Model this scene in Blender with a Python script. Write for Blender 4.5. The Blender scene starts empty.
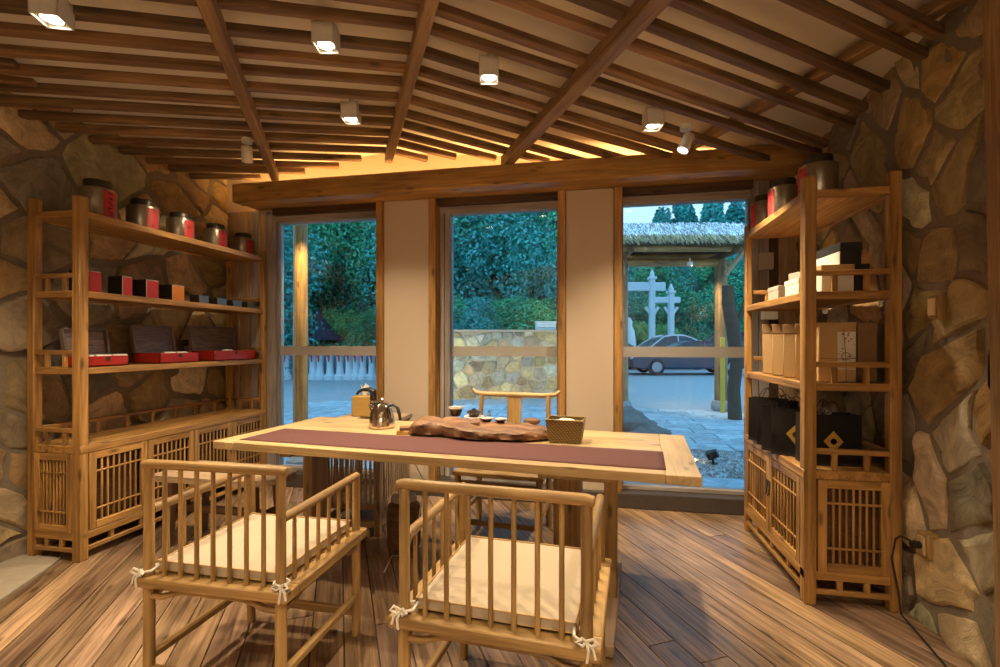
import bpy, bmesh, math, random
import numpy as np
from mathutils import Vector, Matrix
random.seed(7)
S = bpy.context.scene
COL = S.collection
PI = math.pi
# ------------------------------------------------------------------ camera
YAW = math.radians(10.96); F = 480.0; EYE = 1.25; HX, HY = 500.0, 343.0
cam = bpy.data.cameras.new('camera'); camo = bpy.data.objects.new('camera', cam); COL.objects.link(camo)
camo.location = (0, 0, EYE); camo.rotation_euler = (PI/2, 0, YAW)
cam.sensor_width = 36; cam.lens = 36*F/1000; cam.shift_y = 0.0095; cam.clip_end = 400; cam.clip_start = .02
S.camera = camo
FW = Vector((-math.sin(YAW), math.cos(YAW), 0)); RT = Vector((math.cos(YAW), math.sin(YAW), 0))
def PZ(px, py, Z):            # point at camera depth Z
    return FW*Z + RT*((px-HX)/F*Z) + Vector((0, 0, EYE-(py-HY)*Z/F))
def PH(px, py, z):            # point at height z
    return PZ(px, py, (EYE-z)*F/(py-HY))
def PG(px, Z, z=0.0):         # depth Z, height z
    p = PZ(px, HY, Z); p.z = z; return p
def yat(px, x):               # world y where column px meets plane X = x
    a = math.atan((px-HX)/F)-YAW; return x/math.tan(a)
def xat(px, y):
    a = math.atan((px-HX)/F)-YAW; return y*math.tan(a)
# ------------------------------------------------------------------ mesh builder
class MB:
    def __init__(s): s.v=[]; s.f=[]; s.g=[]; s.c=[]; s.m=[]; s.col=(1,1,1); s.mi=0; s.T=None
    def add(s, vs, fs, g=None, orient=None, off=None):
        n=len(s.v); off = off or (random.uniform(0,30), random.uniform(0,30), random.uniform(0,30))
        for i,p in enumerate(vs):
            p=Vector(p); q = g[i] if g else p
            s.g.append((q[0]+off[0], q[1]+off[1], q[2]+off[2]))
            s.v.append(s.T@p if s.T else p); s.c.append(s.col)
        for f in fs:
            if orient is not None:
                c=sum((Vector(vs[i]) for i in f), Vector())/len(f)
                nn=Vector()
                for k in range(len(f)):
                    a=Vector(vs[f[k]]); b=Vector(vs[f[(k+1)%len(f)]]); nn+=a.cross(b)
                if nn.dot(c-orient)<0: f=f[::-1]
            s.f.append([i+n for i in f]); s.m.append(s.mi)
    def box(s, c, d, R=None, ch=.003, along=None):
        c=Vector(c); h=[x/2 for x in d]; ch=min(ch, min(h)*.45)
        ax = along if along is not None else max(range(3), key=lambda k:d[k])
        oth=[k for k in range(3) if k!=ax]
        idx={}; vs=[]; g=[]
        for k in range(3):
            for sx in (-1,1):
                for sy in (-1,1):
                    for sz in (-1,1):
                        sg=(sx,sy,sz)
                        p=Vector([sg[j]*(h[j]-(0 if j==k else ch)) for j in range(3)])
                        idx[(k,)+sg]=len(vs); g.append((p[ax],p[oth[0]],p[oth[1]]))
                        vs.append((R@p if R else p)+c)
        fs=[]
        for k in range(3):
            l,m=[j for j in range(3) if j!=k]
            for sk in (-1,1):
                q=[]
                for a,b in ((-1,-1),(1,-1),(1,1),(-1,1)):
                    sg=[0,0,0]; sg[k]=sk; sg[l]=a; sg[m]=b; q.append(idx[(k,)+tuple(sg)])
                fs.append(q)
        for k in range(3):
            for l in range(k+1,3):
                m=3-k-l
                for a in (-1,1):
                    for b in (-1,1):
                        def I(f_, sm):
                            sg=[0,0,0]; sg[k]=a; sg[l]=b; sg[m]=sm; return idx[(f_,)+tuple(sg)]
                        fs.append([I(k,-1),I(k,1),I(l,1),I(l,-1)])
        for sx in (-1,1):
            for sy in (-1,1):
                for sz in (-1,1): fs.append([idx[(0,sx,sy,sz)],idx[(1,sx,sy,sz)],idx[(2,sx,sy,sz)]])
        s.add(vs, fs, g, orient=c); return s
    def b2(s, lo, hi, ch=.003, along=None):     # by corners
        lo=Vector(lo); hi=Vector(hi); d=hi-lo
        return s.box((lo+hi)/2, [abs(x) for x in d], None, ch, along)
    def beam(s, p0, p1, w, h, ch=.003, up=(0,0,1)):
        p0=Vector(p0); p1=Vector(p1); x=(p1-p0); L=x.length; x.normalize(); up=Vector(up)
        y=up.cross(x).normalized(); z=x.cross(y)
        R=Matrix((x,y,z)).transposed()
        return s.box((p0+p1)/2, (L,w,h), R, ch, 0)
    def tube(s, pts, r, n=10, caps=True, closed=False):
        pts=[Vector(p) for p in pts]; N=len(pts)
        rs=r if isinstance(r,(list,tuple)) else [r]*N
        vs=[]; g=[]; t0=None; nrm=None; L=0
        for i,p in enumerate(pts):
            a=pts[(i-1)%N] if (i>0 or closed) else p; b=pts[(i+1)%N] if (i<N-1 or closed) else p
            t=(b-a).normalized()
            if nrm is None:
                nrm=t.orthogonal().normalized()
            else:
                nrm=(nrm-t*nrm.dot(t)).normalized()
            bn=t.cross(nrm)
            if i: L+=(p-pts[i-1]).length
            for k in range(n):
                a_=2*PI*k/n
                vs.append(p+(nrm*math.cos(a_)+bn*math.sin(a_))*rs[i]); g.append((L,math.cos(a_)*rs[i],math.sin(a_)*rs[i]))
        fs=[]
        for i in range(N if closed else N-1):
            j=(i+1)%N
            for k in range(n): fs.append([i*n+k,i*n+(k+1)%n,j*n+(k+1)%n,j*n+k])
        if caps and not closed:
            fs.append([k for k in range(n)][::-1]); fs.append([(N-1)*n+k for k in range(n)])
        s.add(vs,fs,g); return s
    def lathe(s, prof, c=(0,0,0), n=24, arc=None, sc=(1,1)):
        c=Vector(c); vs=[]; fs=[]; N=len(prof)
        a0,a1 = arc if arc else (0,2*PI); m=n if not arc else n+1
        for r,z in prof:
            for k in range(m):
                a=a0+(a1-a0)*k/n; vs.append(c+Vector((r*math.cos(a)*sc[0],r*math.sin(a)*sc[1],z)))
        for i in range(N-1):
            for k in range(n):
                k2=(k+1)%m
                fs.append([i*m+k,i*m+k2,(i+1)*m+k2,(i+1)*m+k])
        if not arc:
            if prof[0][0]>1e-4: fs.append([k for k in range(m)][::-1])
            if prof[-1][0]>1e-4: fs.append([(N-1)*m+k for k in range(m)])
        s.add(vs,fs); return s
    def prism(s, poly, f0, f1):     # f0/f1 map 2-D to 3-D for the two caps
        n=len(poly); vs=[f0(*p) for p in poly]+[f1(*p) for p in poly]
        fs=[list(range(n))[::-1], [n+i for i in range(n)]]+[[i,(i+1)%n,n+(i+1)%n,n+i] for i in range(n)]
        s.add(vs,fs); return s
    def build(s, name, mats, parent=None, smooth=True, recalc=True, ang=38, weld=0):
        me=bpy.data.meshes.new(name); me.from_pydata([tuple(v) for v in s.v],[],s.f); 
        if not isinstance(mats,(list,tuple)): mats=[mats]
        for m in mats: me.materials.append(M[m] if isinstance(m,str) else m)
        a=me.attributes.new('g','FLOAT_VECTOR','POINT'); a.data.foreach_set('vector', np.array(s.g,dtype=np.float32).ravel())
        a=me.attributes.new('tint','FLOAT_COLOR','POINT'); cc=np.ones((len(s.v),4),dtype=np.float32); cc[:,:3]=np.array(s.c); a.data.foreach_set('color',cc.ravel())
        if len(mats)>1: me.polygons.foreach_set('material_index', s.m)
        if recalc:
            bm=bmesh.new(); bm.from_mesh(me)
            if weld: bmesh.ops.remove_doubles(bm, verts=bm.verts, dist=weld)
            bmesh.ops.recalc_face_normals(bm, faces=bm.faces); bm.to_mesh(me); bm.free()
        if smooth:
            me.polygons.foreach_set('use_smooth',[True]*len(me.polygons)); me.set_sharp_from_angle(angle=math.radians(ang))
        me.update()
        o=bpy.data.objects.new(name, me); COL.objects.link(o)
        if parent: o.parent=parent
        return o
def tag(o, label=None, cat=None, group=None, kind=None):
    if label: o['label']=label
    if cat: o['category']=cat
    if group: o['group']=group
    if kind: o['kind']=kind
    return o
def thing(name, label, cat, loc=(0,0,0), rz=0, group=None, kind=None):
    o=bpy.data.objects.new(name,None); COL.objects.link(o); o.location=loc; o.rotation_euler=(0,0,rz); o.empty_display_size=.1
    return tag(o,label,cat,group,kind)
def copy_tree(o, parent=None):
    c=o.copy(); COL.objects.link(c)
    if parent: c.parent=parent
    for ch in list(o.children): copy_tree(ch,c)
    return c
def struct(o, label=None): return tag(o, label, None, None, 'structure')
def Rz(a): return Matrix.Rotation(a,3,'Z')
def Rx(a): return Matrix.Rotation(a,3,'X')
def Ry(a): return Matrix.Rotation(a,3,'Y')
# ------------------------------------------------------------------ materials
M={}
def mat(name):
    m=bpy.data.materials.new(name); m.use_nodes=True; M[name]=m
    nt=m.node_tree; b=nt.nodes['Principled BSDF']; return m,nt,b
def plain(name, c, rough=.5, metal=0, bump=0, bs=60, var=.12, emis=None, es=0, coat=0, trans=0):
    m,nt,b=mat(name); N=nt.nodes; L=nt.links
    tc=N.new('ShaderNodeTexCoord'); no=N.new('ShaderNodeTexNoise'); no.inputs['Scale'].default_value=bs; no.inputs['Detail'].default_value=5
    L.new(tc.outputs['Object'],no.inputs['Vector'])
    mx=N.new('ShaderNodeMix'); mx.data_type='RGBA'
    mx.inputs[6].default_value=(*[x*(1-var) for x in c],1); mx.inputs[7].default_value=(*[min(1,x*(1+var)) for x in c],1)
    L.new(no.outputs['Fac'],mx.inputs[0]); L.new(mx.outputs[2],b.inputs['Base Color'])
    b.inputs['Roughness'].default_value=rough; b.inputs['Metallic'].default_value=metal
    if coat: b.inputs['Coat Weight'].default_value=coat
    if trans: b.inputs['Transmission Weight'].default_value=trans
    if bump:
        bp=N.new('ShaderNodeBump'); bp.inputs['Strength'].default_value=bump; bp.inputs['Distance'].default_value=.004
        L.new(no.outputs['Fac'],bp.inputs['Height']); L.new(bp.outputs['Normal'],b.inputs['Normal'])
    if emis: b.inputs['Emission Color'].default_value=(*emis,1); b.inputs['Emission Strength'].default_value=es
    return m
def wood(name, c1, c2, rough=.45, sc=(1.3,22,22), knots=True, tint=False, spec=.5, bump=.45, patch=.35):
    m,nt,b=mat(name); N=nt.nodes; L=nt.links
    at=N.new('ShaderNodeAttribute'); at.attribute_name='g'
    mp=N.new('ShaderNodeMapping'); mp.inputs['Scale'].default_value=sc; L.new(at.outputs['Vector'],mp.inputs['Vector'])
    no=N.new('ShaderNodeTexNoise'); no.inputs['Scale'].default_value=1.6; no.inputs['Detail'].default_value=6; no.inputs['Roughness'].default_value=.62; no.inputs['Distortion'].default_value=.9
    L.new(mp.outputs[0],no.inputs['Vector'])
    cr=N.new('ShaderNodeValToRGB'); cr.color_ramp.elements[0].position=.33; cr.color_ramp.elements[1].position=.62
    cr.color_ramp.elements[0].color=(*c1,1); cr.color_ramp.elements[1].color=(*c2,1); L.new(no.outputs['Fac'],cr.inputs[0])
    out=cr.outputs[0]
    n2=N.new('ShaderNodeTexNoise'); n2.inputs['Scale'].default_value=1.5; n2.inputs['Detail'].default_value=3
    mp2=N.new('ShaderNodeMapping'); mp2.inputs['Scale'].default_value=(1,3,3); L.new(at.outputs['Vector'],mp2.inputs['Vector']); L.new(mp2.outputs[0],n2.inputs['Vector'])
    mr=N.new('ShaderNodeMapRange'); mr.inputs['From Min'].default_value=.3; mr.inputs['From Max'].default_value=.7; mr.inputs['To Min'].default_value=1-patch; mr.inputs['To Max'].default_value=1+patch*.6
    L.new(n2.outputs['Fac'],mr.inputs['Value'])
    vm=N.new('ShaderNodeVectorMath'); vm.operation='SCALE'; L.new(out,vm.inputs[0]); L.new(mr.outputs[0],vm.inputs['Scale']); out=vm.outputs[0]
    if knots:
        vo=N.new('ShaderNodeTexVoronoi'); vo.inputs['Scale'].default_value=1.0; mp3=N.new('ShaderNodeMapping'); mp3.inputs['Scale'].default_value=(3.5,11,11)
        L.new(at.outputs['Vector'],mp3.inputs['Vector']); L.new(mp3.outputs[0],vo.inputs['Vector'])
        m3=N.new('ShaderNodeMapRange'); m3.inputs['From Min'].default_value=.07; m3.inputs['From Max'].default_value=.17; m3.inputs['To Min'].default_value=.35; m3.inputs['To Max'].default_value=1
        L.new(vo.outputs['Distance'],m3.inputs['Value'])
        v2=N.new('ShaderNodeVectorMath'); v2.operation='SCALE'; L.new(out,v2.inputs[0]); L.new(m3.outputs[0],v2.inputs['Scale']); out=v2.outputs[0]
    if tint:
        ta=N.new('ShaderNodeAttribute'); ta.attribute_name='tint'
        v3=N.new('ShaderNodeVectorMath'); v3.operation='MULTIPLY'; L.new(out,v3.inputs[0]); L.new(ta.outputs['Color'],v3.inputs[1]); out=v3.outputs[0]
    L.new(out,b.inputs['Base Color'])
    b.inputs['Specular IOR Level'].default_value=spec
    rr=N.new('ShaderNodeMapRange'); rr.inputs['To Min'].default_value=max(.05,rough-.12); rr.inputs['To Max'].default_value=rough+.15; L.new(n2.outputs['Fac'],rr.inputs['Value']); L.new(rr.outputs[0],b.inputs['Roughness'])
    bp=N.new('ShaderNodeBump'); bp.inputs['Strength'].default_value=bump; bp.inputs['Distance'].default_value=.002; L.new(no.outputs['Fac'],bp.inputs['Height']); L.new(bp.outputs['Normal'],b.inputs['Normal'])
    return m
wood('oak',(.23,.13,.045),(.47,.295,.11),.42)
wood('oak_pale',(.42,.28,.13),(.60,.43,.22),.35,patch=.2)
wood('pine',(.24,.115,.03),(.55,.30,.09),.45)
wood('pine_grey',(.30,.20,.12),(.50,.36,.23),.5)
wood('slat_wood',(.10,.052,.022),(.27,.155,.066),.6,tint=True,patch=.5)
wood('rib_wood',(.19,.10,.04),(.36,.22,.095),.55)
wood('beam_wood',(.30,.15,.04),(.52,.29,.08),.45)
wood('dark_wood',(.05,.022,.012),(.12,.06,.03),.5)
wood('floor_wood',(.12,.07,.035),(.44,.28,.15),.36,sc=(1.2,24,24),tint=True,spec=.6,patch=.4)
wood('old_wood',(.12,.06,.03),(.24,.13,.07),.7)
wood('grey_wood',(.26,.22,.20),(.42,.37,.34),.6,knots=False)
wood('root_wood',(.09,.042,.02),(.29,.15,.07),.5,sc=(3,9,9),patch=.5)
wood('lid_wood',(.12,.085,.08),(.28,.21,.19),.45,sc=(6,60,60),knots=False)
plain('plaster',(.66,.56,.46),.85,bump=.15,bs=30,var=.05)
plain('pier_cloth',(.62,.50,.38),.9,bump=.3,bs=400,var=.05)
plain('ceiling_board',(.82,.76,.66),.85,bs=8,var=.06)
plain('mortar',(.22,.175,.125),.95,bump=.9,bs=45,var=.3)
plain('concrete',(.36,.31,.24),.8,bump=.3,bs=25,var=.2)
plain('sill_stone',(.07,.055,.045),.55,bump=.3,bs=60,var=.3)
plain('black_plastic',(.012,.012,.013),.35)
plain('black_paper',(.018,.016,.015),.55,bump=.1,bs=30)
plain('gold_print',(.55,.34,.08),.4,metal=.3)
plain('dark_print',(.10,.03,.01),.5)
plain('kraft',(.50,.33,.15),.75,bump=.1,bs=80,var=.08)
plain('kraft_dark',(.27,.16,.07),.75,bs=80,var=.08)
plain('white_paper',(.74,.70,.62),.8,bs=50,var=.04)
plain('grey_cloth',(.42,.38,.33),.9,bump=.3,bs=300,var=.1)
plain('linen',(.46,.375,.27),.95,bump=.5,bs=420,var=.08)
plain('runner',(.11,.038,.034),.85,bump=.5,bs=500,var=.15)
plain('red_label',(.50,.035,.03),.5,var=.15,bs=40)
plain('ink',(.07,.012,.01),.6)
plain('red_lacquer',(.42,.025,.02),.35,coat=.3)
plain('orange_label',(.75,.24,.03),.5)
plain('blue_label',(.20,.24,.28),.4,metal=.5)
plain('pewter',(.34,.29,.22),.30,metal=.85,bump=.15,bs=90,var=.25)
plain('pewter_dark',(.07,.06,.045),.4,metal=.7,var=.25)
plain('steel',(.75,.68,.58),.12,metal=1,bump=.25,bs=55,var=.05)
plain('brass_old',(.12,.08,.04),.4,metal=.8)
plain('white_paint',(.72,.69,.62),.4)
plain('lamp_glow',(1,1,1),.4,emis=(1,.90,.74),es=14)
plain('fill_glow',(1,.9,.7),.6,emis=(1,.78,.5),es=.8)  # glow of the added fill globes behind the viewer
plain('strip_glow',(1,.8,.5),.4,emis=(1,.60,.20),es=6)
plain('garden_glow',(1,.8,.5),.4,emis=(1,.75,.35),es=8)
plain('china',(.78,.76,.72),.15)
plain('tea_dark',(.035,.018,.012),.25)
plain('blue_stone',(.12,.20,.32),.5)
plain('stone_grey',(.30,.31,.33),.8,bump=.8,bs=12,var=.35)
plain('rock',(.11,.12,.12),.85,bump=1,bs=6,var=.5)
plain('pave',(.34,.375,.41),.7,bump=.4,bs=7,var=.16)
plain('slate_pave',(.16,.26,.34),.6,bump=.3,bs=9,var=.15)
plain('car_blue',(.006,.035,.075),.4,coat=.15)
plain('car_white',(.62,.68,.72),.25,coat=1)
plain('car_dark',(.03,.045,.07),.3,coat=1)
plain('car_glass',(.02,.035,.05),.1)
plain('tyre',(.02,.02,.022),.8)
plain('rim',(.3,.34,.38),.3,metal=.8)
plain('gate_white',(.55,.66,.72),.7,var=.08,bs=6)
plain('roof_tile',(.05,.03,.06),.7)
plain('red_cloth',(.55,.03,.04),.8)
plain('bark',(.10,.06,.04),.9,bump=1,bs=12,var=.3)
plain('cellophane',(.8,.8,.8),.08,trans=.6)
plain('yellow_paint',(.6,.42,.05),.5)
def leafmat(name,c1,c2):
    m,nt,b=mat(name); N=nt.nodes; L=nt.links
    ta=N.new('ShaderNodeAttribute'); ta.attribute_name='tint'
    sp=N.new('ShaderNodeSeparateColor'); L.new(ta.outputs['Color'],sp.inputs[0])
    mx=N.new('ShaderNodeMix'); mx.data_type='RGBA'; mx.inputs[6].default_value=(*c1,1); mx.inputs[7].default_value=(*c2,1)
    L.new(sp.outputs[0],mx.inputs[0]); L.new(mx.outputs[2],b.inputs['Base Color']); b.inputs['Roughness'].default_value=.55
leafmat('leaf_a',(.015,.16,.09),(.10,.62,.32)); leafmat('leaf_b',(.02,.19,.19),(.07,.50,.46)); leafmat('leaf_c',(.04,.25,.09),(.24,.66,.24)); 
def tinted(name, rough=.85, bs=6, bump=1):
    m,nt,b=mat(name); N=nt.nodes; L=nt.links
    ta=N.new('ShaderNodeAttribute'); ta.attribute_name='tint'; tc=N.new('ShaderNodeTexCoord')
    no=N.new('ShaderNodeTexNoise'); no.inputs['Scale'].default_value=bs; no.inputs['Detail'].default_value=12; no.inputs['Roughness'].default_value=.72; no.inputs['Distortion'].default_value=1.2; L.new(tc.outputs['Object'],no.inputs['Vector'])
    mr=N.new('ShaderNodeMapRange'); mr.inputs['From Min'].default_value=.3; mr.inputs['From Max'].default_value=.7; mr.inputs['To Min'].default_value=.5; mr.inputs['To Max'].default_value=1.45; L.new(no.outputs['Fac'],mr.inputs['Value'])
    v=N.new('ShaderNodeVectorMath'); v.operation='SCALE'; L.new(ta.outputs['Color'],v.inputs[0]); L.new(mr.outputs[0],v.inputs['Scale']); L.new(v.outputs[0],b.inputs['Base Color'])
    b.inputs['Roughness'].default_value=rough
    bp=N.new('ShaderNodeBump'); bp.inputs['Strength'].default_value=bump; bp.inputs['Distance'].default_value=.03; L.new(no.outputs['Fac'],bp.inputs['Height']); L.new(bp.outputs['Normal'],b.inputs['Normal'])
tinted('stone'); tinted('thatch',.9,4,.5); tinted('paver',.7,5,.4)
def weave(name,c1,c2,s=90):
    m,nt,b=mat(name); N=nt.nodes; L=nt.links
    tc=N.new('ShaderNodeTexCoord'); w1=N.new('ShaderNodeTexWave'); w2=N.new('ShaderNodeTexWave')
    w1.bands_direction='Z'; w2.bands_direction='DIAGONAL'
    for w in (w1,w2): w.inputs['Scale'].default_value=s/3; w.inputs['Distortion'].default_value=2; L.new(tc.outputs['Object'],w.inputs['Vector'])
    mu=N.new('ShaderNodeMath'); mu.operation='MULTIPLY'; L.new(w1.outputs['Fac'],mu.inputs[0]); L.new(w2.outputs['Fac'],mu.inputs[1])
    mx=N.new('ShaderNodeMix'); mx.data_type='RGBA'; mx.inputs[6].default_value=(*c1,1); mx.inputs[7].default_value=(*c2,1); L.new(mu.outputs[0],mx.inputs[0]); L.new(mx.outputs[2],b.inputs['Base Color'])
    bp=N.new('ShaderNodeBump'); bp.inputs['Strength'].default_value=.8; bp.inputs['Distance'].default_value=.003; L.new(mu.outputs[0],bp.inputs['Height']); L.new(bp.outputs['Normal'],b.inputs['Normal']); b.inputs['Roughness'].default_value=.6
weave('wicker',(.19,.12,.035),(.50,.36,.12),110); weave('wicker_gold',(.30,.17,.03),(.62,.42,.11),110)
# clear glass and frosted band
m,nt,b=mat('glass'); nt.nodes.remove(b); N=nt.nodes; tr=N.new('ShaderNodeBsdfTransparent'); tr.inputs[0].default_value=(.93,.97,.97,1); gl=N.new('ShaderNodeBsdfGlossy'); gl.inputs['Roughness'].default_value=.01
fr=N.new('ShaderNodeFresnel'); fr.inputs['IOR'].default_value=1.5; mx=N.new('ShaderNodeMixShader'); nt.links.new(fr.outputs[0],mx.inputs[0]); nt.links.new(tr.outputs[0],mx.inputs[1]); nt.links.new(gl.outputs[0],mx.inputs[2]); nt.links.new(mx.outputs[0],N['Material Output'].inputs['Surface'])
m,nt,b=mat('frosted'); N=nt.nodes; tr=N.new('ShaderNodeBsdfTransparent'); b.inputs['Base Color'].default_value=(.55,.52,.47,1); b.inputs['Roughness'].default_value=.5; mx=N.new('ShaderNodeMixShader'); mx.inputs[0].default_value=.72
nt.links.new(tr.outputs[0],mx.inputs[1]); nt.links.new(b.outputs[0],mx.inputs[2]); nt.links.new(mx.outputs[0],N['Material Output'].inputs['Surface'])
# ------------------------------------------------------------------ room dimensions
XL,XR,YB,YW = -3.30,1.46,-2.6,3.84
A=math.radians(29.4); DP=Vector((-math.sin(A),math.cos(A),0)); EQ=Vector((math.cos(A),math.sin(A),0))
def pq(p,q,z=0): v=DP*p+EQ*q; v.z=z; return v
QF=.38; HS0=2.75
def hs(q): return HS0+(.088*(q-QF) if q<QF else -.12*(q-QF))   # underside of the slats
CG=.125
def hc(q): return hs(q)+CG                                        # ceiling boards
def clip(poly,a,b,c):      # keep a*x+b*y<=c
    out=[]
    for i in range(len(poly)):
        p,q=poly[i],poly[(i+1)%len(poly)]; dp=a*p[0]+b*p[1]-c; dq=a*q[0]+b*q[1]-c
        if dp<=0: out.append(p)
        if (dp<0<dq) or (dq<0<dp):
            t=dp/(dp-dq); out.append((p[0]+(q[0]-p[0])*t,p[1]+(q[1]-p[1])*t))
    return out
# ---- floor of diagonal planks
fl=MB(); fl.mi=1; fl.b2((XL-.25,YB-.2,-.08),(XR+.25,YW+.12,-.012),0)
fl.mi=0; PW=.132; rect=[(XL-.2,YB-.15),(XR+.2,YB-.15),(XR+.2,YW-.02),(XL-.2,YW-.02)]
q=-5.0
while q<5:
    p=-5+random.uniform(0,2.5)
    while p<6.5:
        L=random.uniform(2.6,4.6); g=.003
        poly=rect
        for (a,b_,c) in ((EQ.x,EQ.y,q+PW-g),(-EQ.x,-EQ.y,-(q+g)),(DP.x,DP.y,p+L-g),(-DP.x,-DP.y,-(p+g))):
            poly=clip(poly,a,b_,c)
            if len(poly)<3: break
        if len(poly)>=3:
            k=random.uniform(.68,1.2); w=random.uniform(-.1,.1); gr=random.random()**3*.35
            t=(k*(1+w*.3),k,k*(1-w)*(1+gr)); fl.col=tuple(min(1.3,x) for x in t)
            n=len(poly); vs=[(x,y,0) for x,y in poly]+[(x,y,-.012) for x,y in poly]
            gg=[(Vector(v).dot(DP),Vector(v).dot(EQ),v[2]) for v in vs]
            fl.add(vs,[list(range(n)),list(range(n,2*n))[::-1]]+[[i,n+i,n+(i+1)%n,(i+1)%n] for i in range(n)],gg)
        p+=L
    q+=PW
struct(fl.build('floor',['floor_wood','dark_wood'],smooth=False),'diagonal brown wooden plank floor')
# ---- ceiling boards
ce=MB(); rc=[(XL-.2,YB-.15),(XR+.2,YB-.15),(XR+.2,YW+.15),(XL-.2,YW+.15)]
for poly in (clip(rc,EQ.x,EQ.y,QF),clip(rc,-EQ.x,-EQ.y,-QF)):
    h=lambda x,y: hc(EQ.x*x+EQ.y*y)
    ce.prism(poly,lambda x,y:Vector((x,y,h(x,y))),lambda x,y:Vector((x,y,h(x,y)+.06)))
struct(ce.build('ceiling','ceiling_board',smooth=False),'cream ceiling boards above the wooden slats')
# ---- stone walls
def noise2(x,y): return math.sin(x*7.1+y*3.3)+math.sin(x*3.7-y*8.9+1.3)+math.sin(x*13.1+y*11.7+2.1)*.5
def stone_mesh(U0,U1,Z0,Z1,mapf,size,seed,top=None,pal=None,depth=.03,ani=1.0,joint=.012,warp=.1):
    rnd=random.Random(seed); pts=[]; PTS_=[]; tries=0
    while tries<6000:
        tries+=1; u=rnd.uniform(U0-.2,U1+.2); z=rnd.uniform(Z0-.2,Z1+.2)
        dmin=size*(rnd.uniform(.55,1.15) if tries<2500 else rnd.uniform(.42,.7))
        if all(((u-a)/ani)**2+(z-b_)**2>(.5*(dmin+dd_))**2 for a,b_,dd_ in PTS_): PTS_.append((u,z,dmin)); pts.append((u,z))
    mb=MB(); map0=mapf
    if warp: mapf=lambda u,z,d:map0(u+warp*math.sin(2.9*z+.8*u+seed)+.5*warp*math.sin(6.3*z-2*u),z+warp*math.sin(2.7*u+1.1*z+seed*2)+.6*warp*math.cos(6.1*u+3*z),d)
    for i,(u,z) in enumerate(pts):
        poly=[(U0,Z0),(U1,Z0),(U1,Z1),(U0,Z1)]
        if top: poly=clip(poly,*top)
        wob=rnd.uniform(-.25,.25)
        for j,(a,b_) in enumerate(pts):
            if i==j or abs(a-u)+abs(b_-z)>size*4.5: continue
            nx,nz=a-u,b_-z; l=math.hypot(nx,nz); mxx,mzz=(a+u)/2,(b_+z)/2
            nx/=ani*ani; l=math.hypot(nx,nz); nx/=l; nz/=l
            poly=clip(poly,nx,nz,nx*mxx+nz*mzz)
            if len(poly)<3: break
        if len(poly)<3: continue
        ar=0.5*abs(sum(poly[k][0]*poly[(k+1)%len(poly)][1]-poly[(k+1)%len(poly)][0]*poly[k][1] for k in range(len(poly))))
        if ar<.0015: continue
        cu=sum(p[0] for p in poly)/len(poly); cz=sum(p[1] for p in poly)/len(poly)
        ring=[]
        for k in range(len(poly)):
            p,q=poly[k],poly[(k+1)%len(poly)]; n=max(1,int(math.hypot(q[0]-p[0],q[1]-p[1])/.05))
            for t in range(n): ring.append((p[0]+(q[0]-p[0])*t/n,p[1]+(q[1]-p[1])*t/n))
        R=math.sqrt(ar/PI)
        def shrink(d,jit,dep):
            out=[]
            for (x,y) in ring:
                s_=max(.05,1-(d+jit*abs(noise2(x*5,y*5))*.35)/R)
                x2,y2=cu+(x-cu)*s_,cz+(y-cz)*s_
                dd=dep+(tx*(x2-cu)+ty*(y2-cz)) + .004*noise2(x2*4,y2*4)
                out.append(mapf(x2,y2,max(0,dd) if dep>0 else 0))
            return out
        tx=rnd.uniform(-.07,.07); ty=rnd.uniform(-.07,.07); d0=depth*rnd.uniform(.5,1.4)
        r0=shrink(joint*.8,joint,-1); r1=shrink(joint*1.2,joint,d0*.75); r2=shrink(joint*1.2+.014,joint,d0); r3=shrink(R*.5,.01,d0+.006*rnd.uniform(-1,1.5))
        c=rnd.choice(pal); k=rnd.uniform(.7,1.3); mb.col=tuple(min(1,x*k*rnd.uniform(.93,1.07)) for x in c)
        n=len(ring); vs=r0+r1+r2+r3+[mapf(cu,cz,d0+.004)]
        fs=[]
        for a in range(3):
            for k in range(n): fs.append([a*n+k,a*n+(k+1)%n,(a+1)*n+(k+1)%n,(a+1)*n+k])
        for k in range(n): fs.append([3*n+k,3*n+(k+1)%n,4*n])
        mb.add(vs,fs)
    return mb
PALW=[(.47,.34,.18),(.36,.25,.12),(.55,.43,.25),(.32,.26,.17),(.43,.28,.12),(.28,.24,.19),(.50,.37,.21),(.58,.49,.34)]
def wall_top(x): # z <= h(y) on plane X=x  -> a*u+b*z<=c
    s_=(.088 if x<0 else -.12)*EQ.y; c0=hc(EQ.x*x+EQ.y*3.0)
    if x<0: c0=HS0+.088*(EQ.x*x+EQ.y*3.0-QF)+CG
    else: c0=HS0-.12*(EQ.x*x+EQ.y*3.0-QF)+CG
    return (-s_,1,c0-s_*3.0+.12)
w=stone_mesh(YB,YW+.05,-.2,3.2,lambda u,z,d:Vector((XL+d,u,z)),.36,11,wall_top(XL),PALW,.024,1.2,.017,.10)
w.mi=1; w.col=(1,1,1)
def backing(w,x0,x1,tp):
    poly=clip([(YB,-.05),(YW+.1,-.05),(YW+.1,3.3),(YB,3.3)],*tp); w.prism(poly,lambda u,z:Vector((x0,u,z)),lambda u,z:Vector((x1,u,z)))
backing(w,XL+.004,XL-.15,wall_top(XL))
struct(w.build('wall_left',['stone','mortar'],ang=30),'left wall of irregular brown flagstones')
w=stone_mesh(YB,YW+.05,-.2,3.2,lambda u,z,d:Vector((XR-d,u,z)),.37,23,wall_top(XR),PALW,.019,.75,.017,.12)
w.mi=1; w.col=(1,1,1); backing(w,XR-.004,XR+.15,wall_top(XR))
struct(w.build('wall_right',['stone','mortar'],ang=30),'right wall of irregular brown flagstones')
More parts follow.
